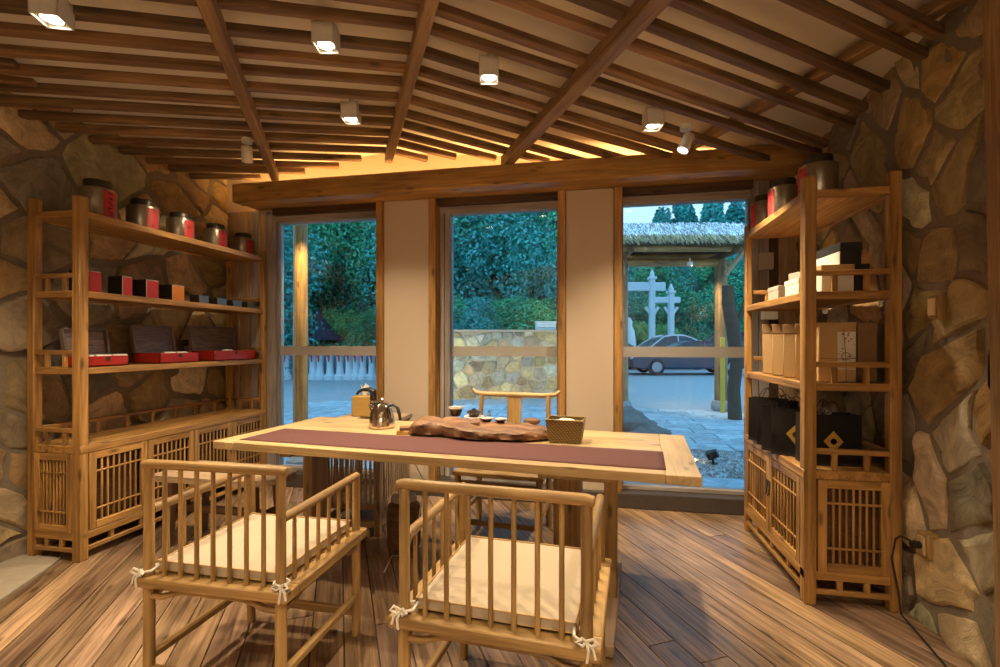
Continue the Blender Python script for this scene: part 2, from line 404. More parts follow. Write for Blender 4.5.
w=MB(); w.b2((XL-.15,YB-.12,-.05),(XR+.15,YB,3.1),0); struct(w.build('wall_back','plaster',smooth=False),'plain plaster wall behind the camera')
# ---- window wall
XS=[-2.79,-1.788,-1.266,-.27,.219,1.15]
w=MB()
w.b2((XS[1]+.062,YW-.06,0),(XS[2]-.062,YW+.14,2.44),.004); w.b2((XS[3]+.062,YW-.06,0),(XS[4]-.062,YW+.14,2.44),.004)
w.b2((XL-.1,YW,2.44),(XR+.1,YW+.14,3.05),0)
struct(w.build('wall_front',['pier_cloth'],smooth=False),'cream piers between the tall windows and the strip above the beam')
# low stone sill
w=MB(); w.b2((XL,YW-.10,0),(XR,YW+.16,.115),.006); struct(w.build('trim_1','sill_stone'),'dark stone sill under the windows')
# wood board panelling at both ends of the window wall
w=MB()
for x0,x1,mi in ((XL,-3.15,0),(-3.15,-3.03,0),(-3.03,-2.96,1),(-2.96,-2.88,0)):
    w.mi=mi; w.b2((x0+.002,YW-.015,0),(x1-.002,YW+.1,2.44),.004,2)
w.mi=1; w.b2((-2.878,YW-.02,0.0),(XS[0],YW+.1,2.40),.004,2)
for x0,x1,mi in ((1.15,1.20,1),(1.20,1.27,1),(1.27,1.33,2),(1.33,XR,0)):
    w.mi=mi; w.b2((x0+.002,YW-.015,0),(x1-.002,YW+.1,2.44),.004,2)
struct(w.build('trim_2',['pine_grey','grey_wood','dark_wood']),'vertical wooden boards at both ends of the window wall')
# pier edge trims
w=MB()
for x in (XS[1],XS[3]): w.b2((x,YW-.085,.0),(x+.06,YW+.12,2.44),.004,2)
for x in (XS[2],XS[4]): w.b2((x-.06,YW-.085,.0),(x,YW+.12,2.44),.004,2)
w.b2((XS[2],YW-.03,.11),(XS[2]+.01,YW+.1,2.40),.002,2)
struct(w.build('trim_3','pine'),'brown upright trims along the cream piers')
# windows
for k,(a,b_) in enumerate(((XS[0],XS[1]),(XS[2],XS[3]),(XS[4],XS[5]))):
    e=bpy.data.objects.new('window_%d'%(k+1),None); COL.objects.link(e); e.location=((a+b_)/2,YW+.05,0); struct(e,('left','centre','right')[k]+' tall window')
    off=-Vector(e.location)
    f=MB(); f.T=Matrix.Translation(off)
    f.mi=0; f.b2((a,YW-.05,2.385),(b_,YW+.12,2.44),.003)
    f.mi=1; f.b2((a,YW+.0,2.325),(b_,YW+.10,2.385),.003); f.b2((a,YW+.01,.115),(b_,YW+.10,.145),.003)
    if k==1:
        f.b2((a+.01,YW-.0,.14),(a+.05,YW+.1,2.33),.003); f.b2((a+.055,YW-.005,.14),(a+.10,YW+.1,2.33),.003)
    else: f.b2((a,YW+.02,.14),(a+.014,YW+.1,2.33),.003)
    f.b2((b_-.014,YW+.02,.14),(b_,YW+.1,2.33),.003)
    f.build('window_frame',['dark_wood','grey_wood'],e)
    f=MB(); f.T=Matrix.Translation(off); f.b2((a+.01,YW+.05,.14),(b_-.01,YW+.058,2.33),0); f.build('glass_pane','glass',e,smooth=False)
    f=MB(); f.T=Matrix.Translation(off); f.b2((a+.012,YW+.044,1.14),(b_-.012,YW+.049,1.222),0); f.build('frosted_band','frosted',e,smooth=False)
# beam over the windows
t=thing('ceiling_beam','long golden brown timber beam running above all the windows','beam',((XL+XR)/2,3.56,2.415))
w=MB(); w.T=Matrix.Translation(-Vector(t.location)); w.b2((-2.96,3.50,2.425),(XR-.04,3.64,2.58),.012,0); w.build('timber','beam_wood',t)
w=MB(); w.T=Matrix.Translation(-Vector(t.location)); w.b2((-2.96,3.58,2.44),(XR-.04,3.83,2.46),.004,0); w.build('soffit_board','beam_wood',t)
t2=MB(); t2.b2((XL+.3,3.66,2.461),(XR-.3,3.69,2.475),.002); tag(t2.build('light_strip','strip_glow'),'glowing warm strip lying behind the top of the window beam','light')
# grey stone threshold at left
w=MB(); pl=[PH(0,566,0),PH(30,557,0),PH(46,553,0),PH(0,592,0),(-3.26,1.55,0)]
pl=[(XL+.02,1.2),(XL+.02,2.24),(-3.02,2.24),(-2.96,2.14),(-2.52,1.2)]
w.prism([(p[0],p[1]) for p in pl],lambda x,y:Vector((x,y,0.0005)),lambda x,y:Vector((x,y,.012)))
struct(w.build('trim_4','concrete',smooth=False),'grey concrete slab in the floor by the left wall')
# right edge door post
p=PZ(994,343,1.99)
w=MB(); w.beam((xat(990,1.93)+.012,1.93,2.75),(xat(1000,1.93)+.03,1.93,0),.05,.05,.004,(0,1,0)); struct(w.build('trim_5','rib_wood'),'upright wooden door post at the right edge')
# ------------------------------------------------------------------ ceiling slats and ribs
inv=lambda x,y:(x,y)
def qrange(p,y_end,x0,x1):
    lo,hi=-9,9
    # x = EQ.x q + DP.x p in [x0,x1]; y = EQ.y q + DP.y p in [YB, y_end]
    lo=max((x0-DP.x*p)/EQ.x,(YB+.02-DP.y*p)/EQ.y); hi=min((x1-DP.x*p)/EQ.x,(y_end-DP.y*p)/EQ.y); return lo,hi
ords=['first','second','third','fourth','fifth','sixth','seventh','eighth','ninth','tenth','eleventh','twelfth','thirteenth','fourteenth','fifteenth','sixteenth','seventeenth','eighteenth','nineteenth','twentieth','twenty-first','twenty-second','twenty-third','twenty-fourth','twenty-fifth','twenty-sixth','twenty-seventh','twenty-eighth','twenty-ninth','thirtieth','thirty-first','thirty-second','thirty-third','thirty-fourth','thirty-fifth']
SP=.175; p0=1.263; ks=list(range(19,-9,-1)); n_=0
for k in ks:
    p=p0+SP*k
    lo,hi=qrange(p,3.72-random.uniform(0,.10),XL+.02,XR-.03)
    if hi-lo<.15: continue
    jit=random.uniform(-.008,.008); sw=random.uniform(.044,.054); sh=.042
    w=MB(); c=random.uniform(.7,1.25); w.col=(c,c*random.uniform(.93,1.03),c*random.uniform(.88,1.02))
    o0=pq(p+jit,(lo+hi)/2,0)
    base=pq(p+jit,(lo+hi)/2,hs((lo+hi)/2)); w.T=Matrix.Translation(-base)
    jj=random.uniform(-.012,.012)
    def P_(q,dz=0): return pq(p+jit+jj*(q-lo),q,hs(q)+sh/2+dz)
    if lo<QF<hi: w.beam(P_(lo),P_(QF),sw,sh,.006); w.beam(P_(QF),P_(hi),sw,sh,.006)
    else: w.beam(P_(lo),P_(hi),sw,sh,.006)
    o=w.build('ceiling_slat','slat_wood'); o.location=base
    tag(o,'thin brown ceiling slat, %s counting forward from the window beam corner'%ords[n_],'slat','thin slats across the ceiling'); n_+=1
# stub slats by the left wall
for i,(px,py) in enumerate(((17,64),(36,83),(72,108))):
    e=PH(px,py,2.60); w=MB(); d=EQ*.55; st=e-d
    if st.x<XL+.03: st=e-EQ*((e.x-XL-.03)/EQ.x)
    st.z=e.z-.02; w.T=Matrix.Translation(-st); w.col=(1.2,1.1,.9); w.beam(st,e,.045,.035,.008); o=w.build('ceiling_slat_stub','slat_wood'); o.location=st
    tag(o,'short slat stub against the left wall, %s from the front'%('nearest','middle','farthest')[i],'slat','short slat stubs at the left wall')
lab=['left heavy ceiling rib crossing under the slats','middle heavy ceiling rib where the ceiling folds','right heavy ceiling rib, broad and pale, under the slats']
for i,(q,zb,ye,yl,wd) in enumerate(((-.52,2.605,3.62,-2.3,.062),(.37,2.685,3.62,-2.3,.062),(1.205,2.59,3.62,-2.3,.085))):
    pe=(ye-EQ.y*q)/DP.y; ps=(YB+.05-EQ.y*q)/DP.y
    xs=EQ.x*q+DP.x*ps
    if xs>XR-.05: ps=(XR-.08-EQ.x*q)/DP.x
    zz=hs(q)-.014
    h=.085; st=pq(ps,q,zz); w=MB(); w.T=Matrix.Translation(-st); w.beam(pq(ps,q,zz),pq(pe,q,zz),wd,h,.008); o=w.build('ceiling_rib','rib_wood'); o.location=st
    tag(o,lab[i],'rib','heavy ribs under the slats')
q=2.27; pe=(3.5-EQ.y*q)/DP.y; ps=(XR-.05-EQ.x*q)/DP.x; zz=hs(q)+.042+.026; st=pq(ps,q,zz); w=MB(); w.T=Matrix.Translation(-st); w.beam(pq(ps,q,zz),pq(pe,q,zz),.07,.05,.008); o=w.build('ceiling_rib','rib_wood'); o.location=st
tag(o,'ceiling rib lying above the slats near the right wall','rib')
# ------------------------------------------------------------------ lights
def spot(loc, tgt, e, ang=1.9, col=(1,.78,.50), blend=.7, r=.04, name='spot_lamp'):
    l=bpy.data.lights.new(name,'SPOT'); l.energy=e; l.color=col; l.spot_size=ang; l.spot_blend=blend; l.shadow_soft_size=r
    o=bpy.data.objects.new(name,l); COL.objects.link(o); o.location=loc; o.rotation_euler=(Vector(tgt)-Vector(loc)).to_track_quat('-Z','Y').to_euler(); return o
SPE=105
def box_lamp(px=None,py=None,xy=None,label='',rz=.19,e=SPE):
    if xy is None:
        z=2.62
        for _ in range(6):
            p=PH(px,py,z); z=hs(EQ.dot(p))-.06
    else:
        p=Vector((xy[0],xy[1],0)); z=hs(EQ.dot(p))-.06
    p.z=z; t=thing('spotlight',label,'spotlight',p,rz,'square ceiling spotlights')
    sz=.102; H=.10; w=MB()
    w.b2((-sz/2,-sz/2,0),(-sz/2+.006,sz/2,H),.001); w.b2((sz/2-.006,-sz/2,0),(sz/2,sz/2,H),.001)
    w.b2((-sz/2,-sz/2,0),(sz/2,-sz/2+.006,H),.001); w.b2((-sz/2,sz/2-.006,0),(sz/2,sz/2,H),.001); w.b2((-sz/2,-sz/2,H-.012),(sz/2,sz/2,H),.001)
    w.build('housing','white_paint',t)
    w=MB(); w.lathe([(.046,.03),(.042,.012),(.038,.012),(.036,.03)],n=20); w.build('reflector_ring','white_paint',t)
    w=MB(); w.lathe([(.001,.016),(.036,.016),(.036,.03),(.001,.03)],n=20); w.build('lens','lamp_glow',t)
    w=MB(); w.tube([(0,0,H),(0,0,H+.16)],.012,8); w.build('stem','white_paint',t)
    spot(p+Vector((0,0,.004)),p+Vector((0,0,-1)),e); return t
box_lamp(52,22,label='nearest square spotlight above the left wall, large and bright',rz=.35)
box_lamp(326,48,label='square spotlight between the left rib and the middle rib, nearer the viewer')
box_lamp(351,121,label='square spotlight just left of the middle rib, close to the window beam')
box_lamp(489,80,label='square spotlight between the middle rib and the broad right rib')
box_lamp(653,128,label='square spotlight right of the broad rib, above the right window')
for i,(x,y) in enumerate(((-2.1,-.1),(-.5,-.4),(.75,.5),(-1.4,-1.6),(.6,-1.5))):  # extra spots added out of view to light the room
    box_lamp(xy=(x,y),label='added square fill spotlight behind the viewer, %s'%['far left front','middle front','right front','left back','right back'][i],rz=0)
def head_lamp(px,py,label,lit,tilt,rz):
    z=2.62
    for _ in range(6): p=PH(px,py,z); z=hs(EQ.dot(p))-.03
    p.z=z; t=thing('track_head',label,'spotlight',p,rz)
    w=MB(); w.lathe([(.035,0),(.035,.03),(.001,.03)],(0,0,.0),16); w.build('mount','white_paint',t)
    w=MB(); w.tube([(0,0,0),(0,.0,-.05)],.008,8); w.build('arm','white_paint',t)
    R=Matrix.Translation((0,0,-.08))@Matrix.Rotation(tilt,4,'X')
    w=MB(); w.T=R; w.lathe([(.030,.055),(.034,.05),(.036,-.05),(.034,-.052),(.030,-.05),(.028,-.04),(.028,.04)],n=20); w.lathe([(.001,.056),(.03,.056),(.03,.05),(.001,.05)],n=16); w.build('head','white_paint',t)
    w=MB(); w.T=R; w.lathe([(.001,-.044),(.028,-.044),(.028,-.038),(.001,-.038)],n=16); w.build('lens','lamp_glow' if lit else 'white_paint',t)
    return t,p
t,p=head_lamp(686,130,'round swivel spotlight aimed at the right shelf, lit',True,-.45,-1.2)
spot(p+Vector((.03,0,-.15)),(1.15,3.0,1.2),70,1.2)
t,p=head_lamp(247,143,'round swivel spotlight without light near the left window',False,.5,.6)
spot(p+Vector((0,0,-.17)),(-3.2,3.1,1.3),18,1.5)  # unseen lamp below the unlit head, aimed at the left shelf
for i,(x,y) in enumerate(((-.35,-2.1),(.3,-2.1))):  # fill lights added behind the viewer, shaped as hanging paper globes
    t=thing('fill_globe','added round fill light hanging unseen behind the viewer, %s'%['left','right'][i],'fill light',(x,y,2.0),0)
    w=MB(); w.lathe([(.05,-.15),(.13,-.11),(.17,0),(.13,.11),(.05,.15)],n=24); w.build('fill_cover','fill_glow',t,recalc=False)
    w=MB(); w.tube([(0,0,.14),(0,0,.74)],.004,6); w.build('cord','black_plastic',t)
    l=bpy.data.lights.new('fill_lamp','POINT'); l.energy=17; l.color=(1,.80,.56); l.shadow_soft_size=.16; o=bpy.data.objects.new('fill_lamp',l); COL.objects.link(o); o.location=(x,y,1.80)
# cove lamp behind the beam
l=bpy.data.lights.new('cove_lamp','AREA'); l.shape='RECTANGLE'; l.size=4.1; l.size_y=.03; l.energy=11; l.color=(1,.58,.20)
o=bpy.data.objects.new('cove_lamp',l); COL.objects.link(o); o.location=((XL+XR)/2,3.69,2.50); o.rotation_euler=(PI,0,0)
# ------------------------------------------------------------------ shelving units
def lattice(w, mapf, a0,a1,z0,z1,nb,fr=.045,th=.02,bar=.010,dd=0):
    """frame + vertical bars + two cross bars; mapf(a,d,z) with d = depth behind the face"""
    def bx(a_,b_,c_,d_,e0,e1,al):
        p=mapf(a_,e0,c_); q=mapf(b_,e1,d_); lo=[min(p[i],q[i]) for i in range(3)]; hi=[max(p[i],q[i]) for i in range(3)]
        w.b2(lo,hi,.002,None)
    bx(a0,a0+fr,z0,z1,dd,dd+th,2); bx(a1-fr,a1,z0,z1,dd,dd+th,2); bx(a0+fr,a1-fr,z0,z0+fr,dd,dd+th,0); bx(a0+fr,a1-fr,z1-fr,z1,dd,dd+th,0)
    A0,A1=a0+fr,a1-fr; B0,B1=z0+fr,z1-fr
    for i in range(nb):
        c=A0+(A1-A0)*(i+1)/(nb+1); bx(c-bar/2,c+bar/2,B0,B1,dd+.004,dd+.014,2)
    for t_ in (.2,.8):
        c=B0+(B1-B0)*t_; bx(A0,A1,c-bar/2,c+bar/2,dd+.002,dd+.012,0)
def shelf_unit(name,label,xf,xb,y0,y1,H,doors,posts_near=.07):
    zt,z1,z2,z3,zc=H; sgn=1 if xb>xf else -1
    t=thing(name,label,'shelf',((xf+xb)/2,(y0+y1)/2,0)); T=Matrix.Translation(-Vector(t.location))
    def new(): w=MB(); w.T=T; return w
    pw=.05; pf=.075
    X=lambda d: xf+sgn*d; D=abs(xb-xf)
    def bx(w,d0,d1,ya,yb,za,zb,ch=.003,al=None):
        lo=(min(X(d0),X(d1)),ya,za); hi=(max(X(d0),X(d1)),yb,zb); w.b2(lo,hi,ch,al)
    w=new(); bx(w,0,pf*.72,y0,y0+pw*1.1,0,zt,.005); w.build('post','pine',t)
    w=new(); bx(w,D-pw,D,y0,y0+pw,0,zt,.005); w.build('post','pine',t)
    w=new(); bx(w,0,pw*.8,y1-pw*.8,y1,0,zt-.02,.005); w.build('post','pine',t)
    w=new(); bx(w,D-pw,D,y1-pw,y1,0,zt-.02,.005); w.build('post','pine',t)
    for z,th in ((z1,.04),(z2,.038),(z3,.038)):
        w=new(); bx(w,.004,.03,y0+.005,y1-.005,z-th,z,.003,1); bx(w,.03,D-.02,y0+.02,y1-.02,z-th*.7,z-.003,.002,1); bx(w,D-.03,D-.004,y0+.005,y1-.005,z-th,z,.003,1)
        bx(w,.03,D-.03,y0+.008,y0+.034,z-th,z,.003,0); bx(w,.03,D-.03,y1-.034,y1-.008,z-th,z,.003,0)
        w.build('shelf_board','pine',t)
    for z in (z2,z3,zc):
        for (ya,nm) in ((y0+.006,0),(y1-.036,1)):
            w=new(); bx(w,.05,D-.045,ya,ya+.025,z+.075,z+.10)
            for f in (.33,.66): bx(w,D*f-.012,D*f+.012,ya+.003,ya+.022,z-.001,z+.078)
            w.build('side_rail','pine',t)
    w=new()  # back gallery
    bx(w,D-.03,D-.01,y0+.05,y1-.05,zc+.075,zc+.098); n=int((y1-y0)/.19)
    for i in range(1,n): 
        yy=y0+(y1-y0)*i/n; bx(w,D-.028,D-.012,yy-.012,yy+.012,zc-.001,zc+.078)
    w.build('back_rail','pine',t)
    zb=.15
    w=new(); bx(w,-.003,D-.004,y0+.004,y1-.004,zc-.045,zc,.004,1); w.build('cabinet_top','pine',t)
    w=new(); bx(w,.0,.045,y0+.005,y1-.005,zb-.03,zb+.012,.003,1); bx(w,.03,D-.01,y0+.02,y1-.02,zb-.02,zb,.002,1); bx(w,D-.03,D-.012,y0+.02,y1-.02,zb,zc-.045,.002,1)
    bx(w,.03,D-.03,y1-.03,y1-.012,zb,zc-.045,.002,1)
    bx(w,.045,D-.04,y0+.006,y0+.03,zb-.03,zb+.012); w.build('carcass','pine',t)
    w=new(); bx(w,.05,D-.03,y0+.032,y1-.04,zb+.001,zc-.046,.001); w.build('inner_lining','dark_wood',t)
    w=new(); bx(w,.006,.028,y0+.03,y1-.02,.05,.075,.003,1); n=doors*2
    for i in range(1,n): 
        yy=y0+(y1-y0)*i/n; bx(w,.008,.026,yy-.014,yy+.014,.074,zb-.029)
    bx(w,.05,D-.045,y0+.006,y0+.028,.05,.075)
    for f in (.38,.66): bx(w,D*f-.013,D*f+.013,y0+.008,y0+.026,.074,zb-.029)
    w.build('base_rail','pine',t)
    w=new(); lattice(w,lambda a,d,z:(X(a),y0+.004+d,z),.06,D-.045,zb+.012,zc-.046,7,.04); w.build('side_panel','pine',t)
    ya,yb=y0+.055,y1-.035; n=doors
    for i in range(n):
        a=ya+(yb-ya)*i/n; b_=ya+(yb-ya)*(i+1)/n
        w=new(); lattice(w,lambda a_,d,z:(X(d),a_,z),a+.003,b_-.003,zb+.014,zc-.047,7,.042); dr=w.build('door','pine',t)
        if i%2==1 or doors==2:
            yy = b_-.02 if (doors==2 and i==0) else a+.02
            w=new(); bx(w,-.005,.002,yy-.012,yy+.012,.42,.46,.001); bx(w,-.008,-.003,yy-.006,yy+.006,.38,.42,.001); w.tube([(X(-.010),yy-.008,.385),(X(-.014),yy,.375),(X(-.010),yy+.008,.385)],.003,6); w.build('latch','brass_old',dr)
    return t
yl0=2.218; HL=(2.09,2.012,1.55,1.108,.66); XLF=-2.86
shelf_unit('tea_shelf','long golden pine shelf unit standing against the left stone wall',XLF,-3.235,yl0,3.81,HL,4)
HR=(2.05,1.983,1.497,1.06,.645); XRF=.993; yr0=2.53; yr1=3.47
shelf_unit('tea_shelf','shorter golden pine shelf unit standing against the right stone wall',XRF,1.405,yr0,yr1,HR,2)
# ---- tea tins
def glyphs(w,mapf,n,rnd,hh):
    for i in range(n):
        zc_=hh*(.82-i*.62/max(1,n-1)) if n>1 else hh*.6
        for k in range(5):
            a=rnd.uniform(-.13,.08); 
            if rnd.random()<.5: q=[(a-.16,zc_+rnd.uniform(-.012,.012)),]; w.add([mapf(a-.1,q[0][1]),mapf(a+.14,q[0][1]),mapf(a+.14,q[0][1]+.0035),mapf(a-.1,q[0][1]+.0035)],[[0,1,2,3]])
            else: z_=zc_+rnd.uniform(-.012,0); w.add([mapf(a,z_),mapf(a+.03,z_),mapf(a+.03,z_+.016),mapf(a,z_+.016)],[[0,1,2,3]])
def tin(px,x,z,r,h,label,face,gl,grp,py=None):
    y=yat(px,x); t=thing('tea_tin',label,'tea tin',(x,y,z+.001),0,grp)
    w=MB(); hb=h*.78; w.lathe([(r*.96,0),(r,.006),(r,hb-.012),(r*.97,hb),(r*.72,hb+.006),(r*.72,hb+.012),(.001,hb+.012)],n=36); w.build('body','pewter',t)
    w=MB(); w.lathe([(r*.745,hb+.008),(r*.75,h-.006),(r*.72,h),(.001,h+.002)],n=30); w.build('lid','pewter_dark',t)
    face+=.22 if face<1 else 0; a0=face-.40; a1=face+.40; w=MB(); rr=r+.0012
    w.lathe([(rr,.004),(rr,hb-.014)],n=8,arc=(a0,a1)); lb=w.build('paper_label','red_label',t,recalc=False)
    w=MB(); rnd=random.Random(int(px)); mf=lambda a,zz:Vector(((rr+.001)*math.cos(face+a),(rr+.001)*math.sin(face+a),zz)); glyphs(w,mf,gl,rnd,hb); w.build('lettering','ink',lb,recalc=False,smooth=False)
for i,(px,h,gl,fa) in enumerate(((98,.245,5,-.25),(143,.215,2,-.30),(180.5,.205,1,-.35),(215.5,.205,3,-.38),(243,.20,3,-.4))):
    tin(px,-3.04,HL[1],.098-.003*i,h,'pewter tea tin with red label, left top shelf, %s'%['nearest and largest','second from the near end','middle one with the plain label','fourth from the near end','farthest by the window'][i],fa,gl,'pewter tins on the left top shelf')
for i,(px,h,x,gl) in enumerate(((818,.215,1.13,3),(784,.21,1.09,2),(764,.20,1.07,2))):
    tin(px,x,HR[1],.088-.006*i,h,'pewter tea tin with red label, right top shelf, %s'%['nearest and largest','middle one','farthest by the window'][i],PI+.2,gl,'pewter tins on the right top shelf')
w=MB(); w.lathe([(.001,0),(.06,.0),(.075,.012),(.065,.028),(.001,.034)],(0,0,0),24); o=w.build('tea_cake','white_paper'); o.location=(1.25,2.80,HR[1]+.001); tag(o,'pale paper-wrapped round tea cake on the right top shelf','tea cake')
# ---- boxes on the left middle shelf
for i,(pa,pb,h,m_,lb) in enumerate(((88,101,.13,'red_label','red-fronted black tea box beside the near post on the left middle shelf'),(122,132,.125,'red_label','red-fronted black tea box, second from the near post on the left middle shelf'),(146,158,.125,'red_label','red-fronted black tea box, third from the near post on the left middle shelf'),(172,184,.115,'orange_label','black tea box with a bright orange front on the left middle shelf'))):
    xf=-2.93; ya,yb=yat(pa,xf),yat(pb,xf)
    if i==0: ya=yb-.10
    t=thing('tea_box',lb,'box',((xf-.055),(ya+yb)/2,HL[2]+.001),0,'square boxes with bright fronts on the left middle shelf')
    L=yb-ya; w=MB(); w.b2((-.055,-L/2,0),(.055,L/2,h),.002); w.build('carton','black_paper',t)
    w=MB(); w.b2((.0552,-L/2+.006,.002),(.0565,L/2,h-.006),0); w.build('front_label',m_,t)
    w=MB(); w.b2((.0552,-L/2,.002),(.0562,-L/2+.006,h),0); w.b2((.0552,-L/2+.006,h-.006),(.0562,L/2,h),0); w.build('label_border','grey_cloth',t)
for i,(pa,pb) in enumerate(((199,209),(217,227),(233,242),(247,255))):
    xf=-2.95; ya,yb=yat(pa,xf),yat(pb,xf); L=(yb-ya)
    t=thing('small_tea_tin','small square metal tea tin on the left middle shelf, %s'%['nearest, beside the orange-fronted box','second of four','third of four','farthest by the window'][i],'tea tin',(xf-.04,(ya+yb)/2,HL[2]+.001),0,'small square tins on the left middle shelf')
    h=.068-.004*i; w=MB(); w.b2((-.045,-L/2,0),(.04,L/2,h),.003); w.build('canister','pewter_dark',t)
    w=MB(); w.b2((.0402,-L/2+.004,.002),(.0412,L/2-.004,h-.004),0); w.build('front_label','blue_label',t)
# ---- open red boxes
for i,(pa,pb,dep,h,lh,lab_) in enumerate(((104,129,.16,.062,.17,'small open red tea box with dark lid beside the near post, left lower shelf'),(160,199,.22,.070,.20,'large open red tea box in the middle of the left lower shelf'),(214,256,.21,.080,.20,'large open red tea box at the window end of the left lower shelf'))):
    xf=-2.925; ya,yb=yat(pa,xf),yat(pb,xf)
    if i==0: ya=yb-.27
    L=yb-ya; t=thing('gift_box',lab_,'box',(xf,(ya+yb)/2,HL[3]+.001),0,'open red tea boxes')
    w=MB(); w.b2((-dep,-L/2,0),(0,L/2,.008),.001); w.b2((-.008,-L/2,0),(0,L/2,h),.002); w.b2((-dep,-L/2,0),(-dep+.008,L/2,h),.002); w.b2((-dep,-L/2,0),(0,-L/2+.008,h),.002); w.b2((-dep,L/2-.008,0),(0,L/2,h),.002); w.build('tray','red_lacquer',t)
    w=MB(); w.b2((-dep+.009,-L/2+.009,.008),(-.009,L/2-.009,h-.018),.002); w.build('lining','lid_wood',t)
    R=Ry(-.16); w=MB(); w.T=Matrix.Translation((-dep-.004,0,h))@R.to_4x4(); w.b2((-.006,-L/2,0),(.0,L/2,lh),.002,1)
    for (a,b_,c,d) in ((-L/2,-L/2+.012,0,lh),(L/2-.012,L/2,0,lh),(-L/2,L/2,lh-.012,lh)): w.b2((-.004,a,c),(.024,b_,d),.002)
    w.build('lid','lid_wood',t)
    w=MB(); w.b2((.0005,-.014,h-.03),(.003,.014,h-.006),.001); w.build('clasp','brass_old',t)
    for k in range(2+(i==0)):
        if i==2 and k==1: break
        w=MB(); w.tube([(0,-.045,0),(0,.045,0)],.014,12); o=w.build('tea_packet','white_paper'); o.location=(xf-.035,(ya+yb)/2-.06+k*.105-(.05 if i==0 else 0),HL[3]+h-.004)
        tag(o,'white rolled packet in the %s red box, %s'%(['small','middle','far'][i],['nearer','next one','farther one'][k]),'packet','white packets in the red boxes')
# ---- right unit, middle shelf boxes
def cbox(name,label,cat,x0,x1,ya,yb,z,h,m_,rz=0,group=None,parts=None,ch=.003):
    c=Vector(((x0+x1)/2,(ya+yb)/2,z+.001)); t=thing(name,label,cat,c,rz,group); a,b_=(x1-x0)/2,(yb-ya)/2
    w=MB(); w.b2((-a,-b_,0),(a,b_,h),ch); w.build('carton',m_,t)
    if parts: parts(t,a,b_,h)
    return t
def lidpart(m_,f=.3):
    def f_(t,a,b_,h):
        w=MB(); w.b2((-a-.002,-b_-.002,h*(1-f)),(a+.002,b_+.002,h+.002),.002); w.build('lid',m_,t)
    return f_
z=HR[2]; xf=XRF+.03
G='paper boxes on the right middle shelf'
cbox('paper_box','pale low carton at the window end of the right middle shelf','box',xf,xf+.16,yat(768,xf)-.16,yat(768,xf),z,.075,'grey_cloth',0,G,lidpart('grey_cloth'))
cbox('paper_box','white low carton next to the near post, right middle shelf','box',xf+.01,xf+.13,yr0+.17,yr0+.35,z,.085,'white_paper',0,G,lidpart('white_paper'))
cbox('paper_box','pale slanted carton standing behind the low cartons, right middle shelf','box',xf+.17,xf+.25,yr1-.44,yr1-.26,z,.17,'grey_cloth',.3,G,lidpart('grey_cloth'))
cbox('paper_box','white upright carton behind the near post, right middle shelf','box',xf+.14,xf+.19,yr0+.30,yr0+.42,z,.19,'white_paper',.15,G,lidpart('white_paper'))
cbox('paper_box','white carton under the large black box, right middle shelf','box',xf+.07,xf+.21,yr0+.06,yr0+.2,z,.130,'white_paper',0,G,lidpart('kraft',.2))
cbox('paper_box','small black carton behind the side rail, right middle shelf','box',xf+.215,xf+.275,yr0+.06,yr0+.2,z,.130,'black_paper',0,G,lidpart('black_paper',.3))
def bb(t,a,b_,h):
    w=MB(); w.b2((-a-.003,-b_+.004,0.003),(-a,b_-.002,h*.62),.001); w.build('pale_side','white_paper',t)
    w=MB(); w.b2((-a-.003,-b_-.003,h*.66),(a+.003,b_+.003,h+.003),.002); w.build('lid','black_paper',t)
cbox('gift_box','large black and white box on top of the cartons, right middle shelf','box',1.175,1.265,yr0+.06,yr0+.31,z+.131,.105,'black_paper',.0,None,bb)
# ---- kraft boxes
z=HR[3]; G='kraft gift boxes in a row on the right lower shelf'
for i in range(4):
    ya=yr1-.16-i*.165; x0=xf+.045
    t=cbox('kraft_box','brown kraft box in the right lower shelf row, %s'%['farthest by the window','second from the window','third from the window','nearest to the thick post'][i],'box',x0+.02,x0+.08,ya-.145,ya+.005,z,.305-.006*i,'kraft',1.08,G,lidpart('kraft_dark',.18))
def lab1(t,a,b_,h):
    w=MB(); w.b2((-a-.001,-b_-.001,h-.02),(a+.001,b_+.001,h+.001),.002); w.build('lid','kraft',t)
    w=MB(); w.b2((.0,-b_-.0018,.06),(a-.004,-b_-.0004,h-.045),0); lb=w.build('paper_label','white_paper',t)
    w=MB(); rnd=random.Random(3)
    for k in range(34):
        x_=rnd.uniform(.004,a-.012); z_=rnd.uniform(.065,h-.052); w.b2((x_,-b_-.0026,z_),(x_+rnd.choice([.002,.006]),-b_-.002,z_+rnd.choice([.002,.006])),0)
    w.build('lettering','ink',lb)
    w=MB(); w.tube([(-a,-b_-.004,.115),(0,-b_-.005,.112),(a,-b_-.004,.115)],.0016,6); w.tube([(a*.45,-b_-.004,.0),(a*.42,-b_-.006,.11),(a*.3,-b_-.004,h-.03)],.0014,6); w.tube([(a*.42+.02*math.cos(u),-b_-.007,.125+.018*math.sin(u)) for u in [k*PI/6 for k in range(13)]],.0014,6); w.build('string','kraft_dark',t)
cbox('kraft_box','large brown kraft box with a white label tied with string, behind the side rail','box',xf+.06,xf+.225,yr0+.07,yr0+.19,z,.288,'kraft',0,None,lab1)
cbox('kraft_box','dark brown kraft box leaning behind the labelled box, by the stone wall','box',xf+.245,xf+.33,yr0+.1,yr0+.28,z,.285,'kraft_dark',0,None,lidpart('kraft_dark',.15))
